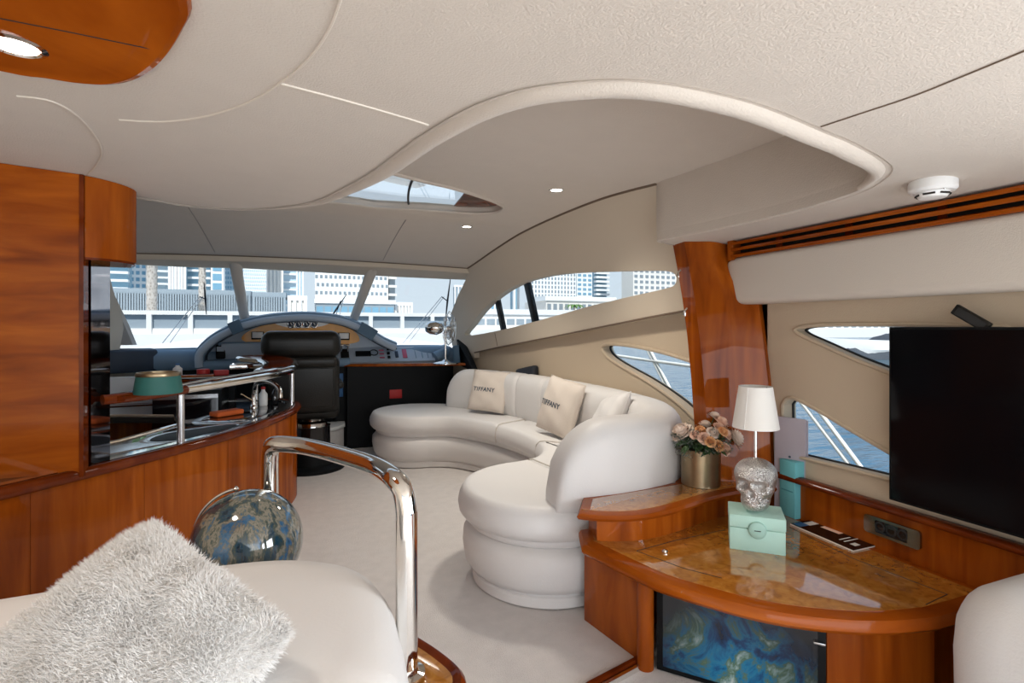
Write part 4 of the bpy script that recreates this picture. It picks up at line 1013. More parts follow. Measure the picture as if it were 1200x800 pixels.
cap = smooth_path(V2([(.24, 1.16), (.33, 1.18), (.375, 1.26), (.345, 1.37), (.27, 1.52), (.19, 1.68), (.08, 1.83), (-.02, 2.0), (-.14, 2.06), (-.3, 2.0), (-.33, 1.85), (-.25, 1.70), (-.05, 1.69), (.10, 1.60), (.19, 1.48), (.222, 1.32), (.205, 1.22)]), 4, True)
put('cap', g_loft([(p.x, p.y) for p in cap], [(.03, .448), (.004, .455), (0, .470), (.004, .486), (.014, .498), (.024, .496), (.032, .490), (.05, .490)]), 'cherry_dark', pw_, 50)
put('cap_inlay', g_loft([(p.x, p.y) for p in cap], [(.034, .488), (.035, .4915), (.037, .492)]), 'burl', pw_, 30)
put('body', g_loft([(p.x, p.y) for p in cap], [(.03, 0), (.03, .46)]), 'cherry_orange', pw_, 50)
# globe
gc = at_d(290, 636, 1.655); gr = .163
gl_ = thing('marble_globe', 'polished blue and green stone globe in a chrome ring', 'globe', (gc.x, gc.y, .49))
bm = bmesh.new(); bmesh.ops.create_uvsphere(bm, u_segments=56, v_segments=36, radius=gr); bm.verts.index_update()
put('sphere', ([gc + v.co for v in bm.verts], [tuple(v.index for v in f.verts) for f in bm.faces]), 'marble', gl_, 180); bm.free()
cr_ = Vector((_c, -_s, 0)); fw_ = Vector((_s, _c, 0)); axis_u = (cr_ * -.55 + Vector((0, 0, .83))).normalized()
ring = []
rn_u = (cr_ * .62 + fw_ * .78).normalized()
for k in range(33):
    a = R(-40 + 118 * k / 32)
    ring.append(gc + (-cr_ * math.cos(a) + Vector((0, 0, 1)) * math.sin(a)) * (gr + .010))
put('meridian_ring', g_tube(ring, .005, 8), 'chrome', gl_, 60)
put('finial', g_lathe(ring[-1], [(.004, -.008), (.009, 0), (.004, .008)], 12), 'chrome', gl_, 60)
put('foot_ring', g_lathe((gc.x, gc.y, .489), [(.075, 0), (.078, .012), (.062, .03), (.055, .03), (.055, 0)], 28), 'chrome', gl_, 40)

# ================================================================== GALLEY BAR
ZB = .72
bar_c = smooth_path(V2([(-1.75, 1.95), (-1.40, 2.28), (-1.10, 2.63), (-.909, 2.86), (-.643, 3.21), (-.42, 3.55), (-.255, 3.88), (-.13, 4.22), (-.062, 4.5), (-.055, 4.72), (-.12, 4.92), (-.28, 5.06), (-.55, 5.12), (-.95, 5.12), (-1.5, 5.1)]), 6)
gb = thing('galley_bar', 'curved cherry bar front enclosing the galley', 'bar', (-.6, 3.5, 0))
put('front_panel', g_sweep([p + Vector((0, 0, 0)) for p in bar_c], [(-.03, 0), (.0, 0), (.0, ZB - .03), (-.03, ZB - .03)]), 'cherry', gb, 40)
for k in (14, 22, 30, 38): put('panel_joint', g_tube([bar_c[k] + Vector((.0015, -.0015, .02)), bar_c[k] + Vector((.0015, -.0015, ZB - .04))], .0008, 5), 'cherry_dark', gb)
put('rail', g_sweep([p + Vector((0, 0, ZB - .012)) for p in bar_c], superell(.032, -.030, .022, 14, 2.4)), 'cherry_dark', gb, 60)
ch_ = [p for p in bar_c[14:]]
put('steel_trim', g_sweep([p + Vector((0, 0, ZB)) for p in bar_c], [(-.075, -.004), (-.030, -.004), (-.030, .008), (-.075, .008)]), 'chrome', gb, 30)
# counter
inner = []
for i, p in enumerate(bar_c):
    a = bar_c[max(0, i - 1)]; b_ = bar_c[min(len(bar_c) - 1, i + 1)]; d = (b_ - a).normalized(); inner.append(p + Vector((-d.y, d.x, 0)) * .07)
cnt = [(p.x, p.y) for p in inner[12:]] + [(-2.0, 5.0), (-2.0, 4.55), (-1.2, 4.5), (-.85, 4.35), (-.75, 3.95), (-.95, 3.5), (-1.25, 3.15), (-1.55, 2.75)]
ct = put('worktop', g_loft(cnt, [(.0, ZB - .05), (.0, ZB - .005), (.006, ZB + .001)]), 'black_gloss', None, 20, origin=(-.8, 4.0, ZB - .05)); tag(ct, 'black glossy galley worktop inside the curved bar', 'worktop')
put('steel_edge', g_tube([Vector((*q, ZB + .002)) for q in cnt[-8:]], .012, 8), 'chrome', ct)
# hob and sink in the worktop
def tray(name, label, cat, L, z, hole_mat, rim_mat='steel'):
    P = smooth_path(V2(L), 5, True); c = sum((Vector((p.x, p.y, 0)) for p in P), Vector()) / len(P)
    t_ = thing(name, label, cat, (c.x, c.y, z))
    put('rim', g_loft([(p.x, p.y) for p in P], [(-.055, z), (-.048, z + .006), (-.004, z + .007), (.0, z + .004)]), rim_mat, t_, 40)
    put('well', g_loft([(p.x, p.y) for p in P], [(.0, z + .0045), (.002, z + .009), (.01, z + .010)]), hole_mat, t_, 40)
    return t_
tray('sink', 'dark sink bowl with steel rim at the near end of the worktop', 'sink', [(-.60, 3.42), (-.40, 3.72), (-.46, 3.80), (-.74, 3.62), (-.78, 3.42)], ZB, 'black_panel')
hb = tray('hob', 'black glass hob with steel rim in the worktop', 'hob', [(-.36, 3.92), (-.22, 4.28), (-.30, 4.36), (-.58, 4.26), (-.62, 3.98)], ZB, 'black_gloss')
put('drainboard', g_loft([(-.98, 3.08), (-.66, 3.36), (-.80, 3.46), (-1.12, 3.2)], [(0, ZB), (0, ZB + .005), (.01, ZB + .006)]), 'steel', None, 20, origin=(-.9, 3.25, ZB)); tag(bpy.context.scene.collection.objects[-1], 'ribbed steel drainboard by the cherry wall cabinet', 'drainboard')
fz = ZB + .002
fa_ = thing('faucet', 'chrome gooseneck faucet behind the hob', 'faucet', (-.42, 4.62, fz))
put('spout', g_tube(smooth_path([(-.36, 4.55, fz), (-.36, 4.55, fz + .12), (-.33, 4.50, fz + .20), (-.24, 4.38, fz + .215), (-.17, 4.30, fz + .17), (-.16, 4.28, fz + .10)], 6), .017, 12), 'chrome', fa_, 60)
put('foot', g_lathe((-.36, 4.55, fz), [(.03, 0), (.03, .012), (.02, .03)], 18), 'chrome', fa_)
put('lever', g_tube([(-.36, 4.55, fz + .05), (-.44, 4.48, fz + .12)], .007, 8), 'chrome', fa_)
o = put('folded_cloth', g_rbox((-.50, 4.18, ZB + .030), .10, .05, .018, .7, .012, 3), 'orange_cloth', None, 60, origin=(-.5, 4.18, ZB)); tag(o, 'folded orange cloth lying by the hob', 'cloth')
def bottle(name, label, c, r_, h, mat, capm, grp=None):
    t_ = thing(name, label, 'bottle', c, grp); c = Vector(c)
    put('body', g_lathe(c, [(r_ * .9, 0), (r_, .006), (r_, h * .62), (r_ * .45, h * .78), (r_ * .4, h * .9)], 18), mat, t_, 40)
    put('cap', g_lathe(c, [(r_ * .5, h * .88), (r_ * .5, h), (r_ * .4, h * 1.01)], 14), capm, t_, 40)
bottle('soap_bottle', 'small white bottle with red cap beside the faucet', (-.30, 4.66, fz), .032, .15, 'white_plastic', 'red')
bottle('soap_bottle', 'small dark bottle standing behind the faucet', (-.22, 4.74, fz), .028, .14, 'black_gloss', 'black_panel')
# raised bar shelf on chrome posts
ZR = 1.015
shc = [p for p in bar_c]
s_in = smooth_path(V2([(-.79, 2.98), (-.71, 3.13), (-.60, 3.33), (-.42, 3.64), (-.27, 3.95), (-.16, 4.25), (-.10, 4.5), (-.10, 4.72), (-.17, 4.92), (-.32, 5.03), (-.52, 5.04)]), 6)
rs_ = thing('bar_shelf', 'raised curved bar ledge with chrome edging on slim posts', 'shelf', (-.4, 3.8, ZB))
put('ledge', g_sweep([p + Vector((-.05, .0, ZR)) for p in s_in], [(-.075, -.012), (.075, -.012), (.08, 0), (.075, .012), (-.075, .012), (-.08, 0)]), 'cherry_dark', rs_, 40)
put('chrome_edge', g_sweep([p + Vector((-.05, 0, ZR)) for p in s_in[10:]], [(.078, -.022), (.098, -.018), (.102, 0), (.098, .018), (.078, .022)]), 'chrome', rs_, 60)
put('chrome_edge', g_sweep([p + Vector((-.05, 0, ZR)) for p in s_in[10:]], [(-.098, -.018), (-.076, -.022), (-.076, .022), (-.098, .018), (-.102, 0)]), 'chrome', rs_, 60)
put('chrome_edge', g_tube([s_in[0] + Vector((-.05, 0, ZR))] + [p + Vector((-.05, 0, ZR + .022)) for p in s_in[16:52]], .010, 8), 'chrome', rs_, 60)
put('end_roll', g_tube([s_in[0] + Vector((-.07, -.03, ZR)), s_in[4] + Vector((.0, -.03, ZR)), s_in[8] + Vector((.03, -.02, ZR)), s_in[11] + Vector((.035, -.02, ZR))], .024, 12), 'cherry_dark', rs_, 60)
ep = smooth_path(V2([(-.34, 4.36), (-.17, 4.34), (-.07, 4.52), (-.045, 4.76), (-.13, 5.0), (-.32, 5.14), (-.52, 5.10), (-.50, 4.98), (-.36, 4.86), (-.29, 4.62)]), 4, True)
put('end_plate', g_loft([(p.x, p.y) for p in ep], [(.01, ZR - .014), (-.006, ZR - .006), (-.006, ZR + .010), (.004, ZR + .020), (.03, ZR + .022)], lambda x, y: .10 * (y - 4.42)), 'chrome', rs_, 40)
put('end_inlay', g_loft([(p.x, p.y) for p in ep], [(.035, ZR + .018), (.036, ZR + .0235), (.04, ZR + .024)], lambda x, y: .10 * (y - 4.42)), 'cherry_dark', rs_, 40)
for k in (11, 42, 56):
    q = s_in[k]; put('post', g_tube([Vector((q.x + .01, q.y, ZB - .005)), Vector((q.x + .01, q.y, ZR - .008))], .019, 14), 'steel', rs_, 60)
tp = at_z(182, 462, ZR + .012)
tn = thing('tin_pot', 'teal green pot with shiny rim on the bar ledge', 'pot', (tp.x, tp.y + .05, ZR + .012)); tpv = Vector((tp.x, tp.y + .06, ZR + .012))
put('body', g_lathe(tpv, [(.102, 0), (.104, .006), (.092, .088), (.086, .09), (.084, .05)], 28), 'teal', tn, 40)
put('rim', g_lathe(tpv, [(.094, .084), (.096, .090), (.092, .102), (.084, .102), (.083, .088)], 28), 'brass', tn, 40)
# far ledge of the galley with small things
fl = put('galley_ledge', g_loft([(-1.17, 5.02), (-.72, 4.98), (-.5, 5.08), (-.55, 5.24), (-1.17, 5.26)], ROUND(.90, .935, .01, .008)), 'cherry_dark', None, 40, origin=(-1.0, 5.1, .9)); tag(fl, 'dark wood ledge on the forward side of the galley', 'ledge')
put('back_panel', g_box(-1.15, -.55, 5.10, 5.2, .70, .905), 'black_panel', fl, 0)
put('chrome_edge', g_tube([(-1.17, 5.01, .93), (-.72, 4.97, .93), (-.5, 5.07, .93)], .009, 8), 'chrome', fl)
bottle('salt_shaker', 'tiny clear topped bottle on the galley ledge', (-.98, 5.14, .935), .035, .11, 'white_plastic', 'blue_card')
o = put('red_tin', g_lathe((-.80, 5.19, .935), [(.05, 0), (.05, .05), (.045, .055)], 18), 'red', None, 40, origin=(-.80, 5.19, .935)); tag(o, 'small round red tin on the galley ledge', 'tin')
o = put('red_tin', g_rbox((-.66, 5.16, .958), .055, .04, .023, .2, .004), 'red', None, 40, origin=(-.66, 5.16, .935)); tag(o, 'small square red box on the galley ledge', 'tin')
o = put('tray', g_rbox((-.88, 5.06, .943), .18, .05, .010, .05, .006), 'cherry_orange', None, 40, origin=(-.88, 5.06, .935)); tag(o, 'small wooden tray on the galley ledge', 'tray')
# galley port side: white lining and black appliance
o = put('wall_left', g_box(-2.2, -1.0, 5.3, 5.36, 0, .93), 'white_wall', None, 0); st(o)
ap = thing('appliance', 'black under counter appliance below the galley ledge', 'appliance', (-.95, 4.95, 0))
put('body', g_box(-1.06, -.6, 4.70, 5.10, .0, .86), 'black_panel', ap, 0); put('door', g_box(-1.05, -.62, 4.675, 4.70, .1, .84), 'black_gloss', ap, 0)
put('vent_strip', g_box(-1.05, -.62, 4.67, 4.675, .80, .83), 'steel', ap, 0)

# ---- tall cherry cabinet, port
tcab = thing('tall_cabinet', 'tall glossy cherry wall cabinet rising from the bar', 'cabinet', (-1.3, 2.95, ZB))
zc_ = lambda x: ceil_z(x) - .002
def slab(x0, x1, y0, y1, z0): return ([(x0, y0, z0), (x1, y0, z0), (x1, y1, z0), (x0, y1, z0), (x0, y0, zc_(x0)), (x1, y0, zc_(x1)), (x1, y1, zc_(x1)), (x0, y1, zc_(x0))], [(3, 2, 1, 0), (4, 5, 6, 7), (0, 1, 5, 4), (1, 2, 6, 5), (2, 3, 7, 6), (3, 0, 4, 7)])
put('door_panel', slab(-2.3, -.905, 2.82, 2.86, ZB - .02), 'cherry_horizontal', tcab, 0)
put('carcass', slab(-2.3, -.90, 2.86, 3.15, ZB - .02), 'cherry_dark', tcab, 0)
put('edge_strip', slab(-.903, -.888, 2.815, 2.87, ZB - .02), 'cherry_dark', tcab, 0)
put('mirror_panel', g_box(-.898, -.884, 2.89, 3.14, ZB, 1.66), 'smoked_mirror', tcab, 0)
up = thing('wall_cupboard', 'small cherry cupboard with a curved door under the ceiling', 'cupboard', (-.9, 3.0, 1.66))
cv = arc2(-.95, 3.03, .20, -80, 20, 10)
out = [(-.896, 2.83)] + [(-.885, 2.832)] + arc2(-.93, 3.01, .182, -70, 25, 10) + [(-.80, 3.16), (-.896, 3.16)]
V, Fq = g_loft(out, [(0, 1.655), (0, 1.99)])
n_ = len(V) // 2
V = [Vector(v) for v in V]
for v in V[n_:]: v.z = zc_(v.x)
put('door', (V, Fq), 'cherry', up, 30)
put('bottom', g_loft(out, [(.004, 1.645), (.004, 1.656)]), 'cherry_dark', up, 30)
put('lock', g_lathe((-.78, 2.945, 1.90), [(.006, -.002), (.006, .003), (.002, .004)], 10, axis=(.75, -.66, 0)), 'steel', up)

# ================================================================== HELM
hm = thing('helm_console', 'steel blue helm console with arched instrument hood', 'dashboard', (.2, 6.6, 0))
# black cabinet under the dash
put('cabinet', g_box(.33, 1.70, 6.28, 6.7, 0, .93), 'black_panel', hm, 0)
put('cabinet_side', g_box(-1.3, .33, 6.42, 6.8, 0, .93), 'black_panel', hm, 0)
put('post', g_box(.33, .42, 6.22, 6.4, 0, .95), 'black_panel', hm, 0)
# dash shelf running across under the glass
dsh = [(-2.05, 6.15), (-1.3, 6.32), (-.9, 6.36), (.4, 6.36), (1.2, 6.30), (1.70, 6.18), (1.74, 6.5), (1.7, 6.9), (1.2, 7.05), (0, 7.2), (-1.2, 7.05), (-2.0, 6.7)]
put('dash_top', g_loft(dsh, [(.03, .90), (0, .93), (0, 1.05), (.02, 1.09), (.06, 1.115), (.3, 1.12)]), 'dash_blue', hm, 60)
put('navy_pad', g_loft([(-2.1, 6.0), (-1.50, 6.22), (-1.38, 6.32), (-1.5, 6.72), (-2.1, 6.7)], ROUND(.90, 1.125, .03)), 'dash_navy', hm, 40)
# sloping instrument panel to starboard of the wheel
def sl_panel(x0, x1, yb, zb, yt, zt, th=.03):
    return [(x0, yb, zb), (x1, yb - .06, zb), (x1, yt - .06, zt), (x0, yt, zt), (x0, yb + th, zb - th), (x1, yb - .06 + th, zb - th), (x1, yt - .06 + th, zt - th), (x0, yt + th, zt - th)], [(0, 1, 2, 3), (7, 6, 5, 4), (0, 4, 5, 1), (2, 6, 7, 3), (1, 5, 6, 2), (3, 7, 4, 0)]
ip = put('switch_panel', sl_panel(.36, 1.45, 6.21, .955, 6.40, 1.115), 'dash_light', hm, 0)
def onp(u, v, lift=.004):
    a = Vector((.36, 6.21, .955)); b_ = Vector((1.45, 6.15, .955)); c_ = Vector((.36, 6.40, 1.115)); n_ = (b_ - a).cross(c_ - a).normalized()
    if n_.z < 0: n_ = -n_
    return a + (b_ - a) * u + (c_ - a) * v + n_ * lift, (b_ - a).normalized(), (c_ - a).normalized(), n_
for (u, v, hx_, hy_, mt, nm, hz_) in ((.07, .5, .045, .07, 'black_panel', 'throttle_base', .02), (.255, .5, .085, .035, 'black_panel', 'chart_unit', .02), (.445, .75, .028, .009, 'pink_print', 'switch_row', .004), (.445, .5, .028, .009, 'pink_print', 'switch_row', .004), (.445, .25, .028, .009, 'pink_print', 'switch_row', .004), (.515, .80, .012, .012, 'black_panel', 'knob', .01), (.515, .52, .016, .016, 'black_panel', 'knob', .014), (.515, .25, .016, .016, 'black_panel', 'knob', .014), (.60, .86, .012, .012, 'black_panel', 'knob', .01), (.60, .45, .018, .05, 'dash_navy', 'switch_row', .006), (.685, .5, .026, .075, 'pink_print', 'breaker_strip', .004), (.80, .5, .004, .08, 'dash_blue', 'panel_rib', .004), (.87, .5, .004, .08, 'dash_blue', 'panel_rib', .004), (.93, .5, .004, .08, 'dash_blue', 'panel_rib', .004), (.98, .5, .004, .08, 'dash_blue', 'panel_rib', .004)):
    c, a_, b_, n_ = onp(u, v); put(nm, g_obox(c, a_, b_, n_, hx_, hy_, hz_, .003), mt, ip)
c, a_, b_, n_ = onp(.365, .6); put('dial_ring', g_tube([c + (a_ * math.cos(2 * PI * k / 20) + b_ * math.sin(2 * PI * k / 20)) * .045 for k in range(20)], .006, 6, closed=True), 'black_panel', ip)
for u in (.04, .10):
    c, a_, b_, n_ = onp(u, .6); put('throttle_lever', g_tube([c, c + n_ * .09 + b_ * .03], .009, 8), 'chrome', ip); put('throttle_grip', g_lathe(c + n_ * .09 + b_ * .03, [(.012, -.02), (.016, 0), (.012, .02)], 10, axis=a_), 'chrome', ip)
# rolled blue end of the panel
put('end_roll', g_tube([(1.45, 6.17, .98), (1.56, 6.19, 1.03), (1.62, 6.26, 1.05), (1.62, 6.42, 1.08)], lambda u: .075 - .02 * u, 14), 'dash_blue', hm, 60)
put('speaker_pod', g_obox((1.68, 6.05, 1.03), (.9, -.3, .1), (.3, .95, 0), (-.1, 0, 1), .04, .10, .10, .01), 'dash_band', hm)
o = put('corner_wedge', ([(1.74, 5.55, .85), (1.80, 5.55, .85), (1.82, 6.0, .9), (1.72, 6.05, .9), (1.72, 6.2, 1.20), (1.80, 6.15, 1.20)], [(0, 1, 2, 3), (3, 2, 5, 4), (0, 3, 4), (1, 5, 2), (0, 4, 5, 1)]), 'black_panel', hm, 0)
# wooden side desk
dk = [(.42, 6.24), (.42, 6.17), (.80, 6.06), (1.2, 5.97), (1.6, 5.88), (1.84, 5.82), (1.85, 5.95), (1.70, 6.22), (1.6, 6.26)]
ds = put('side_desk', g_loft(dk, ROUND(.905, .935, .012, .01)), 'cherry_orange', None, 40, origin=(1.1, 6.0, .9)); tag(ds, 'slim cherry edged side desk beside the helm', 'desk')
put('desk_inlay', g_loft(dk, [(.02, .93), (.021, .9365), (.025, .937)]), 'burl', ds, 20)
put('support_panel', g_box(.45, 1.60, 6.12, 6.2, .0, .907), 'black_panel', ds, 0)
put('warning_light', g_rbox((.98, 6.115, .585), .07, .008, .05, 0, .004), 'red', ds)
put('blue_notice', g_rbox((.37, 6.215, .70), .042, .006, .13, 0, .002), 'blue_card', hm)
# arched hood
arch = [at_y(px, py, 6.30) for px, py in [(236, 428), (236, 414), (246, 402), (262, 391), (285, 381), (315, 374), (355, 371), (392, 374), (415, 381), (432, 390), (446, 399), (462, 406)]]
ap_ = resample(smooth_path(arch, 6), 60)
put('hood', g_sweep(ap_, [(-.05, -.10), (-.02, -.13), (.045, -.11), (.06, .0), (.045, .26), (.0, .29), (-.035, .26), (-.05, 0)], up=(0, 1, 0)), 'dash_blue', hm, 40)
put('hood_edge', g_tube([p + Vector((0, -.115, -.012)) for p in ap_], .038, 10), 'dash_light', hm, 60)
put('hood_lining', g_sweep([p + Vector((0, .0, 0)) for p in ap_], [(-.055, -.11), (-.05, -.11), (-.05, .25), (-.055, .25)], up=(0, 1, 0)), 'dash_navy', hm, 40)
for (i0, i1) in ((13, 17), (47, 53)):
    put('hood_band', g_sweep([p for p in ap_[i0:i1]], [(-.06, -.158), (.066, -.158), (.066, .0), (.05, .28), (-.055, .28)], up=(0, 1, 0)), 'dash_band', hm, 40)
# face under the hood
fy = 6.34
fl_ = [(p.x, p.z) for p in ap_] 
put('hood_face', g_panel([(p.x, p.z) for p in ap_[2:58]] + [(.66, .93), (-1.0, .93)], [], .3, lambda u, v, w: (u, fy + .04 + w, v), .03), 'dash_light', hm, 0)
am = smooth_path([at_y(px, py, fy) for px, py in [(283, 396), (291, 388), (312, 380), (340, 376), (372, 376), (398, 380), (415, 388), (421, 396), (418, 401), (395, 404), (355, 404), (310, 403), (290, 401)]], 4, True)
ip2 = put('wood_fascia', g_panel([(p.x, p.z) for p in am], [], .3, lambda u, v, w: (u, fy + w, v), .045), 'amber_wood', hm, 0)
gp = smooth_path([at_y(px, py, fy - .015) for px, py in [(321, 378), (335, 376.4), (355, 376), (372, 376.4), (386, 378), (377, 382), (355, 384), (335, 383)]], 4, True)
put('gauge_pod', g_panel([(p.x, p.z) for p in gp], [], .3, lambda u, v, w: (u, fy - .03 + w, v), .04), 'white_gel', hm, 0)
for px in (341, 350, 359, 368):
    c = at_y(px, 380, fy - .03); g_ = put('gauge', g_lathe(c, [(.042, 0), (.042, .008), (.034, .010), (.033, .004)], 20, axis=(0, -1, 0)), 'chrome', hm, 40)
    put('dial', g_lathe(c, [(.033, .002), (.032, .006), (.001, .006)], 20, axis=(0, -1, 0)), 'dash_navy', g_, 40)
    put('needle', g_obox(c + Vector((.004, -.0075, .006)), (1, 0, .5), (0, 1, 0), (-.5, 0, 1), .004, .001, .016), 'paper', g_, 0)
for (px, py) in ((302, 393), (403, 394)):
    c = at_y(px, py, fy - .01); put('switch_block', g_rbox(c, .062, .02, .042, 0, .006), 'black_panel', hm); put('switch_plate', g_rbox(c + Vector((0, -.018, .006)), .052, .008, .032, 0, .004), 'white_plastic', hm)
c = at_y(259, 412, fy - .02); put('control_pod', g_rbox(c, .045, .04, .075, 0, .015), 'black_panel', hm); put('control_screen', g_rbox(c + Vector((0, -.04, .03)), .035, .005, .025, 0, .004), 'dash_light', hm)
put('chart_screen', g_obox(at_y(292, 411, fy - .04) , (1, 0, 0), (0, .95, .3), (0, -.3, .95), .26, .012, .085, .004), 'dash_light', hm)
put('chart_bezel', g_obox(at_y(292, 411, fy - .025), (1, 0, 0), (0, .95, .3), (0, -.3, .95), .29, .012, .10, .006), 'dash_blue', hm)
put('lower_lip', g_tube([at_y(238, 428, 6.22), at_y(290, 427, 6.2), at_y(350, 426, 6.2), at_y(410, 424, 6.2)], .05, 10), 'dash_blue', hm, 60)
# steering wheel (mostly hidden by the seat)
whc = Vector((0, 5.98, 1.0))
sw = thing('steering_wheel', 'black steering wheel behind the helm seat', 'steering wheel', whc)
wx, wy = Vector((1, 0, 0)), Vector((0, .45, .89))
put('wheel_ring', g_tube([whc + (wx * math.cos(2 * PI * k / 28) + wy * math.sin(2 * PI * k / 28)) * .20 for k in range(28)], .016, 8, closed=True), 'black_leather', sw, 60)
for k in range(3): a = 2 * PI * k / 3 + PI / 2; put('spoke', g_tube([whc, whc + (wx * math.cos(a) + wy * math.sin(a)) * .2], .01, 8), 'steel', sw, 60)
put('column', g_tube([whc, whc + Vector((0, .36, -.16))], .035, 10), 'black_panel', sw, 60)
# helm seat
hc = Vector((.075, 5.42, 0))
hs_ = thing('helm_chair', 'bulky black leather helm chair on a pedestal', 'chair', hc)
put('pedestal_base', g_lathe(hc, [(.30, 0), (.30, .03), (.27, .05), (.235, .06), (.225, .20)], 32), 'black_panel', hs_, 40)
put('pedestal', g_lathe(hc, [(.17, .05), (.165, .40), (.17, .41)], 28), 'black_gloss', hs_, 40)
put('swivel_ring', g_lathe(hc, [(.12, .40), (.14, .41), (.14, .44), (.10, .46), (.09, .50)], 24), 'chrome', hs_, 40)
ht = Vector((-.015, 5.30, 0))
put('seat_pad', g_rbox((ht.x, 5.50, .58), .33, .30, .09, 0, .06, 4), 'black_leather', hs_, 60)
def seatback(z0, z1, hw0, hw1, y0, y1, th, bev):
    c = Vector((ht.x, (y0 + y1) / 2, (z0 + z1) / 2)); upv = Vector((0, y1 - y0, z1 - z0)).normalized()
    return g_obox(c, (1, 0, 0), Vector((1, 0, 0)).cross(upv) * -1, upv, hw0, th, (z1 - z0) / 2, bev, 4)
put('backrest', seatback(.56, 1.10, .325, .325, 5.22, 5.16, .09, .06), 'black_leather', hs_, 60)
put('back_panel', seatback(.62, .98, .27, .27, 5.125, 5.085, .012, .008), 'black_leather', hs_, 60)
put('lumbar_roll', seatback(.98, 1.10, .315, .315, 5.165, 5.15, .10, .05), 'black_leather', hs_, 60)
put('headrest', seatback(1.075, 1.315, .335, .335, 5.16, 5.14, .115, .085), 'black_leather', hs_, 60)
for s_ in (-1, 1): put('armrest', g_rbox((ht.x + s_ * .33, 5.45, .80), .04, .20, .035, 0, .025, 3), 'black_leather', hs_, 60)
stp = thing('helm_step', 'pale carpeted step block behind the helm pedestal', 'step', (.36, 6.0, 0))
put('block', g_loft([(.02, 6.05), (.02, 5.80), (.16, 5.78), (.30, 5.86), (.40, 6.02), (.42, 6.2), (.1, 6.2)], ROUND(0, .27, .015, .005)), 'carpet', stp, 40)
put('tread', g_loft([(.0, 6.05), (.0, 5.78), (.17, 5.76), (.315, 5.845), (.42, 6.015), (.43, 6.2), (.1, 6.2)], ROUND(.265, .30, .01, .005)), 'white_gel', stp, 40)
# desk fan
fcx = at_z(522, 426, .937); fcx = Vector((fcx.x, min(fcx.y, 6.02), .937))
fan = thing('desk_fan', 'chrome desk fan with wire cage on the side desk', 'fan', fcx)
put('base', g_lathe(fcx, [(.15, 0), (.15, .008), (.12, .02), (.04, .03), (.018, .05)], 28), 'chrome', fan, 40)
put('pole', g_tube([fcx + Vector((0, 0, .03)), fcx + Vector((0, 0, .36))], .013, 10), 'chrome', fan, 60)
fh = fcx + Vector((0, 0, .40)); fd = Vector((.90, -.42, -.03)).normalized()
put('motor', g_lathe(fh - fd * .14, [(.001, -.09), (.05, -.08), (.075, -.03), (.08, .04), (.06, .09), (.03, .12)], 22, axis=fd), 'chrome', fan, 60)
fx_, fy_ = fd.orthogonal().normalized(), None; fy_ = fd.cross(fx_)
fcg = fh + fd * .04
cg = MB(); RC = .19
for k in range(20):
    a = 2 * PI * k / 20; e_ = fx_ * math.cos(a) + fy_ * math.sin(a)
    cg.add(*g_tube([fcg - fd * .05 + e_ * .03, fcg - fd * .05 + e_ * RC * .7, fcg + e_ * RC, fcg + fd * .055 + e_ * RC * .7, fcg + fd * .06 + e_ * .03], .0022, 4))
put('cage_wires', (cg.V, cg.F), 'chrome', fan)
for r_, o_ in ((RC, 0), (RC * .7, .055), (.035, .06)): put('cage_ring', g_tube([fcg + fd * o_ + (fx_ * math.cos(2 * PI * k / 28) + fy_ * math.sin(2 * PI * k / 28)) * r_ for k in range(28)], .004, 6, closed=True), 'chrome', fan)
put('hub', g_lathe(fcg, [(.03, -.02), (.03, .03), (.015, .045)], 16, axis=fd), 'chrome', fan, 40)
for k in range(4):
    a = 2 * PI * k / 4; e_ = fx_ * math.cos(a) + fy_ * math.sin(a); t2 = fd.cross(e_)
    put('blade', ([fcg + e_ * .025 + t2 * .01, fcg + e_ * .09 + t2 * .05 + fd * .015, fcg + e_ * .155 + t2 * .045 + fd * .02, fcg + e_ * .165 - t2 * .02 - fd * .01, fcg + e_ * .09 - t2 * .035 - fd * .015, fcg + e_ * .025 - t2 * .01], [(0, 1, 2, 3, 4, 5)]), 'steel', fan, 0)

# ================================================================== OUTSIDE
# foredeck
V = []; Fq = []; ny, nx = 24, 12
for i in range(ny + 1):
    y = 6.95 + 6.85 * i / ny; hw_ = 2.35 * max(.02, 1 - (max(0, y - 5.2) / 8.7) ** 2.3); zz = 1.085 + .035 * (y - 7.2)
    for j in range(nx + 1): u = -1 + 2 * j / nx; V.append((u * hw_, y, zz - .05 * u * u ))
for i in range(ny):
    for j in range(nx): a = i * (nx + 1) + j; Fq.append((a, a + 1, a + nx + 2, a + nx + 1))
o = put('foredeck', (V, Fq), 'deck_white', None, 60, origin=(0, 9, 1.0)); tag(o, 'bright white foredeck beyond the windscreen', 'deck', kind='structure')
# side decks under the windows
for s_ in (-1, 1):
    o = put('side_deck', g_box(min(s_ * 2.36, s_ * 2.85), max(s_ * 2.36, s_ * 2.85), -2, 6.5, -.05, .0), 'deck_white', None, 0); tag(o, 'narrow white side deck along the hull', 'deck', kind='structure')
# guard rail outside the starboard windows
gr_ = thing('guard_rail', 'thin white guard rail along the starboard side deck', 'rail', (2.75, 2.5, 0))
put('top_rail', g_tube([(2.75, -1, .98), (2.75, 2, 1.02), (2.75, 4, 1.07), (2.7, 6, 1.15)], .014, 8), 'white_gel', gr_, 60)
for (y0, z0, y1, z1) in ((3.95, 1.32, 2.80, 0), (3.91, 1.32, 2.76, 0), (2.42, 1.03, 1.40, 0), (2.33, 1.03, 1.36, 0), (.9, 1.0, .2, 0)):
    put('stanchion', g_tube([(2.75, y0, z0), (2.75, y1, z1)], .012, 8), 'white_gel', gr_, 60)
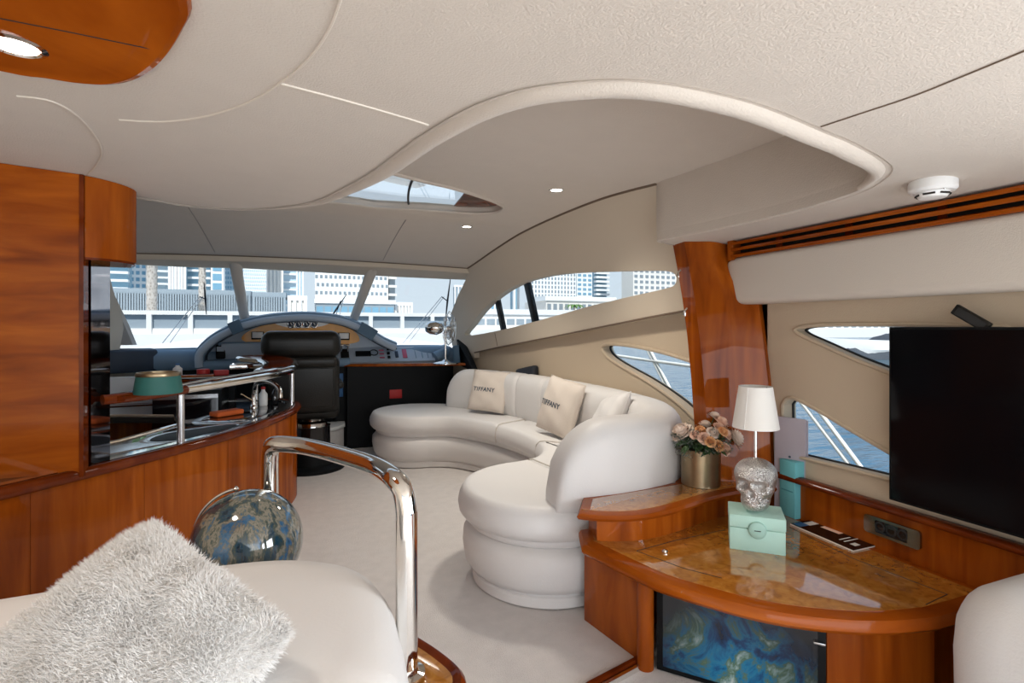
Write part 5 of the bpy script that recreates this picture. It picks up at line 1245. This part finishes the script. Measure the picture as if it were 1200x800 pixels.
# windscreen wipers
def wiper(label, base, elbow, blade0, blade1):
    f = lambda p: on_screen(*p) + Vector((0, .10, 0))
    B, E_, b0, b1 = f(base), f(elbow), f(blade0), f(blade1)
    t_ = thing('windscreen_wiper', label, 'wiper', B)
    put('arm', g_tube([B, E_], .005, 6), 'steel', t_); off = Vector((.07, .0, .0)); put('arm', g_tube([B + off, E_ + off * .4], .004, 6), 'steel', t_)
    put('blade', g_tube([b0, (b0 + b1) / 2 + Vector((0, .02, 0)), b1], lambda u: .004 + .008 * (1 - abs(2 * u - 1)), 6), 'rubber', t_)
    put('blade_link', g_tube([E_, (b0 + b1) / 2], .006, 6), 'rubber', t_)
wiper('black wiper standing upright on the port windscreen pane', (188, 402), (232, 347), (237, 330), (240, 368))
wiper('black slanting wiper on the centre windscreen pane', (383, 402), (400, 352), (407, 344), (384, 378))
wiper('black wiper before the desk fan on the starboard windscreen pane', (474, 402), (520, 347), (531, 322), (524, 380))
# sea
o = put('sea', ([(-900, -300, -1.7), (1500, -300, -1.7), (1500, 1500, -1.7), (-900, 1500, -1.7)], [(0, 1, 2, 3)]), 'sea', None, 0); tag(o, 'rippled blue harbour water', 'water', kind='stuff')
# quay with balustrade
qy = 45
o = put('quay', g_loft([(-160, qy), (13, qy), (17, 60), (30, 108), (320, 108), (320, 420), (-160, 420)], [(0, -1.9), (0, .85)]), 'quay_white', None, 0); tag(o, 'pale stone quay along the far shore', 'quay', kind='structure')
bl = thing('balustrade', 'white promenade balustrade with square posts along the quay', 'balustrade', (0, qy, .85))
put('base_wall', g_box(-120, 12.8, qy + .3, qy + .8, .85, 1.25), 'quay_white', bl, 0)
put('top_rail', g_box(-120, 12.8, qy + .2, qy + .9, 2.25, 2.55), 'quay_white', bl, 0)
post = None
for i in range(-24, 5):
    x = i * 2.6
    if post is None: post = put('post', g_box(x - .16, x + .16, qy + .15, qy + .95, .85, 2.3), 'quay_white', bl, 0); px0 = x
    else:
        c_ = post.copy(); C.objects.link(c_); c_.location.x = x - px0
put('infill_panel', g_box(-120, 12.8, qy + .5, qy + .55, 1.25, 2.25), 'tower_grey', bl, 0)
# palm trunks
def palm(px, y, r_, label):
    A = at_y(px, 385, y); t_ = thing('palm_tree', label, 'palm tree', (A.x, y, .85)); P = []
    put('trunk', g_lathe((A.x, y, .85), [(r_ * (1.25 if i == 0 else 1.0 + .12 * (i % 2)), i * .35) for i in range(24)], 14), 'palm_trunk', t_, 60)
    top = Vector((A.x, y, .85 + 8.05))
    for k in range(16):
        a = 2 * PI * k / 16; d = Vector((math.cos(a), math.sin(a), 0)); sd_ = Vector((-d.y, d.x, 0)); V = []; Fq = []
        for i in range(7):
            u = i / 6; p = top + d * (2.8 * u) + Vector((0, 0, .9 * math.sin(u * 2.2) - 1.2 * u * u)); w_ = .35 * math.sin(.3 + u * 2.6)
            V += [p - sd_ * w_ + Vector((0, 0, -.1)), p, p + sd_ * w_ + Vector((0, 0, -.1))]
        for i in range(6): Fq += [(i * 3, i * 3 + 1, i * 3 + 4, i * 3 + 3), (i * 3 + 1, i * 3 + 2, i * 3 + 5, i * 3 + 4)]
        put('frond', (V, Fq), 'palm_leaf', t_, 60)
palm(178, 50, .36, 'thick pale palm trunk before the grey podium')
palm(237, 56, .29, 'slimmer palm trunk beside the windscreen wiper')
# buildings
def tower(name, label, px0, px1, pt, y, mat, deep=4, grid=None, wmat='window_blue', slabs=0, smat='tower_white', fins=0, wfrac=(.6, .55), pb=392, z0=.85, stagger=0):
    A = at_y(px0, pt, y); B = at_y(px1, pt, y); zt = max(A.z, 4)
    t_ = thing(name, label, 'building', ((A.x + B.x) / 2, y, z0))
    put('wall', g_box(A.x, B.x, y, y + deep, z0, zt), mat, t_, 0)
    W_ = B.x - A.x; Hh = zt - z0
    if grid:
        nx, ny = grid; mb = MB()
        for i in range(nx):
            for j in range(ny):
                cx = A.x + W_ * (i + .5 + (stagger * ((j % 2) - .5) * .3)) / nx; cz = z0 + Hh * (j + .5) / ny
                hx_, hz_ = W_ / nx * wfrac[0] / 2, Hh / ny * wfrac[1] / 2
                mb.add(*g_box(cx - hx_, cx + hx_, y - .12, y + .1, cz - hz_, cz + hz_))
        tag(mb.build('windows', wmat, t_, 0), kind='stuff')
    if slabs:
        mb = MB()
        for j in range(slabs): z = z0 + Hh * (j + 1) / slabs; mb.add(*g_box(A.x - .3, B.x + .3, y - 1.4, y + .2, z - .35, z + .35))
        tag(mb.build('balconies', smat, t_, 0), kind='stuff')
    if fins:
        mb = MB()
        for j in range(fins + 1): x = A.x + W_ * j / fins; mb.add(*g_box(x - .35, x + .35, y - .7, y + .1, z0, zt))
        tag(mb.build('fins', smat, t_, 0), kind='stuff')
    put('parapet', g_box(A.x - .4, B.x + .4, y - .4, y + deep + .4, zt, zt + 1.2), smat, t_, 0)
    return t_
tower('apartment_tower', 'teal glass tower with white balcony slabs at the windscreen pillar', 128, 150, 225, 190, 'tower_glass', slabs=17)
tower('apartment_tower', 'white framed tower with stacked glazing behind the thick palm', 151, 172, 215, 200, 'tower_white', grid=(3, 22), slabs=0)
tower('apartment_tower', 'pale ribbed tower right behind the thick palm trunk', 173, 198, 205, 205, 'tower_glass_pale', slabs=24)
tower('office_tower', 'blue glass office tower with vertical fins between the palms', 199, 217, 210, 195, 'tower_glass', fins=5)
tower('apartment_tower', 'tower of white balconies and blue glass behind the slim palm', 218, 246, 215, 200, 'tower_glass', slabs=20)
tower('apartment_tower', 'narrow blue glass tower with white frame beside the wiper', 247, 262, 220, 198, 'tower_white', grid=(1, 15), wfrac=(.7, .7))
tower('office_tower', 'pale blue tower behind the port windscreen pillar', 263, 284, 215, 215, 'tower_glass_pale', grid=(7, 30), wmat='window_blue')
tower('parking_podium', 'long grey louvred parking podium behind the promenade', 120, 292, 343, 150, 'podium_grey', deep=12, fins=56, smat='tower_grey')
tower('office_tower', 'lattice faced pale tower beside the centre windscreen pane edge', 285, 312, 220, 210, 'tower_white', grid=(11, 40), wmat='tower_glass_pale', stagger=1)
tower('apartment_tower', 'slender white tower with twin ribs left of the pale glass block', 313, 331, 225, 230, 'tower_white', fins=4, smat='tower_cream')
tower('office_tower', 'wide pale glass tower in the centre pane', 332, 347, 240, 240, 'tower_glass_pale', slabs=16)
tower('office_tower', 'slim grey blue tower next to the wide glass one', 348, 355, 318, 300, 'tower_glass_pale', fins=2)
tower('office_block', 'low grey block on the quay in the centre pane', 298, 333, 348, 140, 'podium_grey', deep=12, fins=12, smat='tower_grey')
tower('office_block', 'small cream blocks beside the low grey block', 339, 358, 352, 140, 'tower_cream', deep=10, fins=3)
tower('hotel_block', 'white building with staggered square windows', 369, 455, 300, 165, 'tower_white', deep=6, grid=(16, 9), wmat='window_grey', stagger=1, wfrac=(.56, .40))
tower('office_block', 'grey shop podium under the square windowed building', 370, 462, 355, 160, 'tower_grey', deep=4, grid=(10, 2), wmat='window_blue', wfrac=(.8, .5))
tower('hotel_block', 'balconied side wing of the square windowed building', 456, 463, 306, 166, 'tower_grey', deep=6, slabs=8, smat='tower_cream')
tower('office_block', 'low hazy sheds to starboard of the square windowed building', 464, 482, 358, 180, 'tower_cream', deep=14, fins=5)
tower('office_tower', 'distant grey tower at the starboard windscreen edge', 533, 545, 336, 330, 'tower_grey', fins=3)
tower('apartment_block', 'white low block seen through the front of the side window', 553, 585, 345, 150, 'tower_white', deep=14, grid=(6, 4))
tower('office_tower', 'vivid blue glass building between the two window bars', 602, 617, 325, 150, 'tower_glass', deep=3, fins=3)
tower('office_tower', 'white gridded tower seen beside the aft window bar', 618, 675, 260, 140, 'tower_white', deep=6, grid=(15, 24), wmat='window_grey', wfrac=(.45, .62))
tower('apartment_tower', 'tower with blue corner glazing beside the white gridded tower', 676, 694, 265, 150, 'tower_white', deep=6, grid=(3, 22), wmat='window_blue', wfrac=(.62, .5))
tower('apartment_tower', 'narrow blue grey tower on the open sky side', 697, 711, 275, 155, 'tower_glass', deep=6, slabs=22)
tower('apartment_tower', 'cream tower with balconies at the aft end of the side window', 742, 810, 255, 130, 'tower_cream', deep=6, grid=(11, 20), wmat='window_grey', wfrac=(.55, .5))
tower('office_block', 'low white pavilion at the foot of the gridded tower', 640, 720, 352, 124, 'tower_cream', deep=14, grid=(12, 2), wmat='window_grey')
tower('bridge', 'long white road bridge on the starboard shore', 545, 720, 368, 112, 'quay_white', deep=3, grid=(16, 1), wmat='tower_grey', wfrac=(.8, .4), z0=.85)
tower('marina_building', 'low white marina sheds far off beyond the moored boat', 900, 1150, 372, 112, 'tower_white', deep=10, grid=(30, 2), wmat='window_grey')
# tuft palm by the pavilion
A = at_y(673, 360, 120); t_ = thing('palm_tree', 'small green palm crown in front of the white pavilion', 'palm tree', (A.x, 120, .85))
put('trunk', g_lathe((A.x, 120, .85), [(.25, 0), (.2, A.z - .85)], 10), 'palm_trunk', t_, 60)
for k in range(14):
    a = 2 * PI * k / 14; d = Vector((math.cos(a), math.sin(a), 0)); sd_ = Vector((-d.y, d.x, 0)); V = []; Fq = []
    for i in range(5): u = i / 4; p = Vector((A.x, 120, A.z)) + d * (2.8 * u) + Vector((0, 0, 1.0 * math.sin(u * 2.4) - .9 * u * u)); w_ = .4 * math.sin(.3 + u * 2.6); V += [p - sd_ * w_, p + sd_ * w_]
    for i in range(4): Fq.append((i * 2, i * 2 + 1, i * 2 + 3, i * 2 + 2))
    put('frond', (V, Fq), 'palm_leaf', t_, 60)
# moored boat with grey cover, seen past the television
bc = at_d(1045, 383, 40); bx = Vector((_c, -_s, 0)); by = Vector((_s, _c, 0))
mbt = thing('moored_boat', 'white moored boat under a bunched grey canvas cover', 'boat', (bc.x, bc.y, -1.7))
V = []; Fq = []
for i in range(13):
    u = -1 + i / 6; hw_ = 2.0 * (1 - abs(u) ** 3) + .05; p = bc + bx * (u * 6.0)
    for (f, z) in ((-.6, -2.0), (-1, -.3), (-.95, .35), (.95, .35), (1, -.3), (.6, -2.0)): V.append(p + by * (hw_ * f) + Vector((0, 0, z - CH + .0 + .25 * u * u * (z > 0))))
for i in range(12):
    for k in range(5): Fq.append((i * 6 + k, i * 6 + k + 1, (i + 1) * 6 + k + 1, (i + 1) * 6 + k))
put('hull', (V, Fq), 'white_gel', mbt, 30)
V = []; Fq = []
for i in range(25):
    u = -1 + i / 12; p = bc + bx * (u * 5.0)
    for k in range(9): a = PI * k / 8; h = (.55 + .22 * math.sin(u * 5 + 1) + .08 * math.sin(u * 17 + k)) * (1 - u ** 6); V.append(p + by * (-2.25 * math.cos(a)) + Vector((0, 0, -1.0 + 2.6 * h * math.sin(a) - CH)))
for i in range(24):
    for k in range(8): Fq.append((i * 9 + k, i * 9 + k + 1, (i + 1) * 9 + k + 1, (i + 1) * 9 + k))
put('canvas_cover', (V, Fq), 'canvas_grey', mbt, 60)
put('cabin', g_obox(bc + bx * 3.2 + Vector((0, 0, .8 - CH)), bx, by, (0, 0, 1), 1.6, 1.2, .7, .2, 3), 'white_gel', mbt, 60)
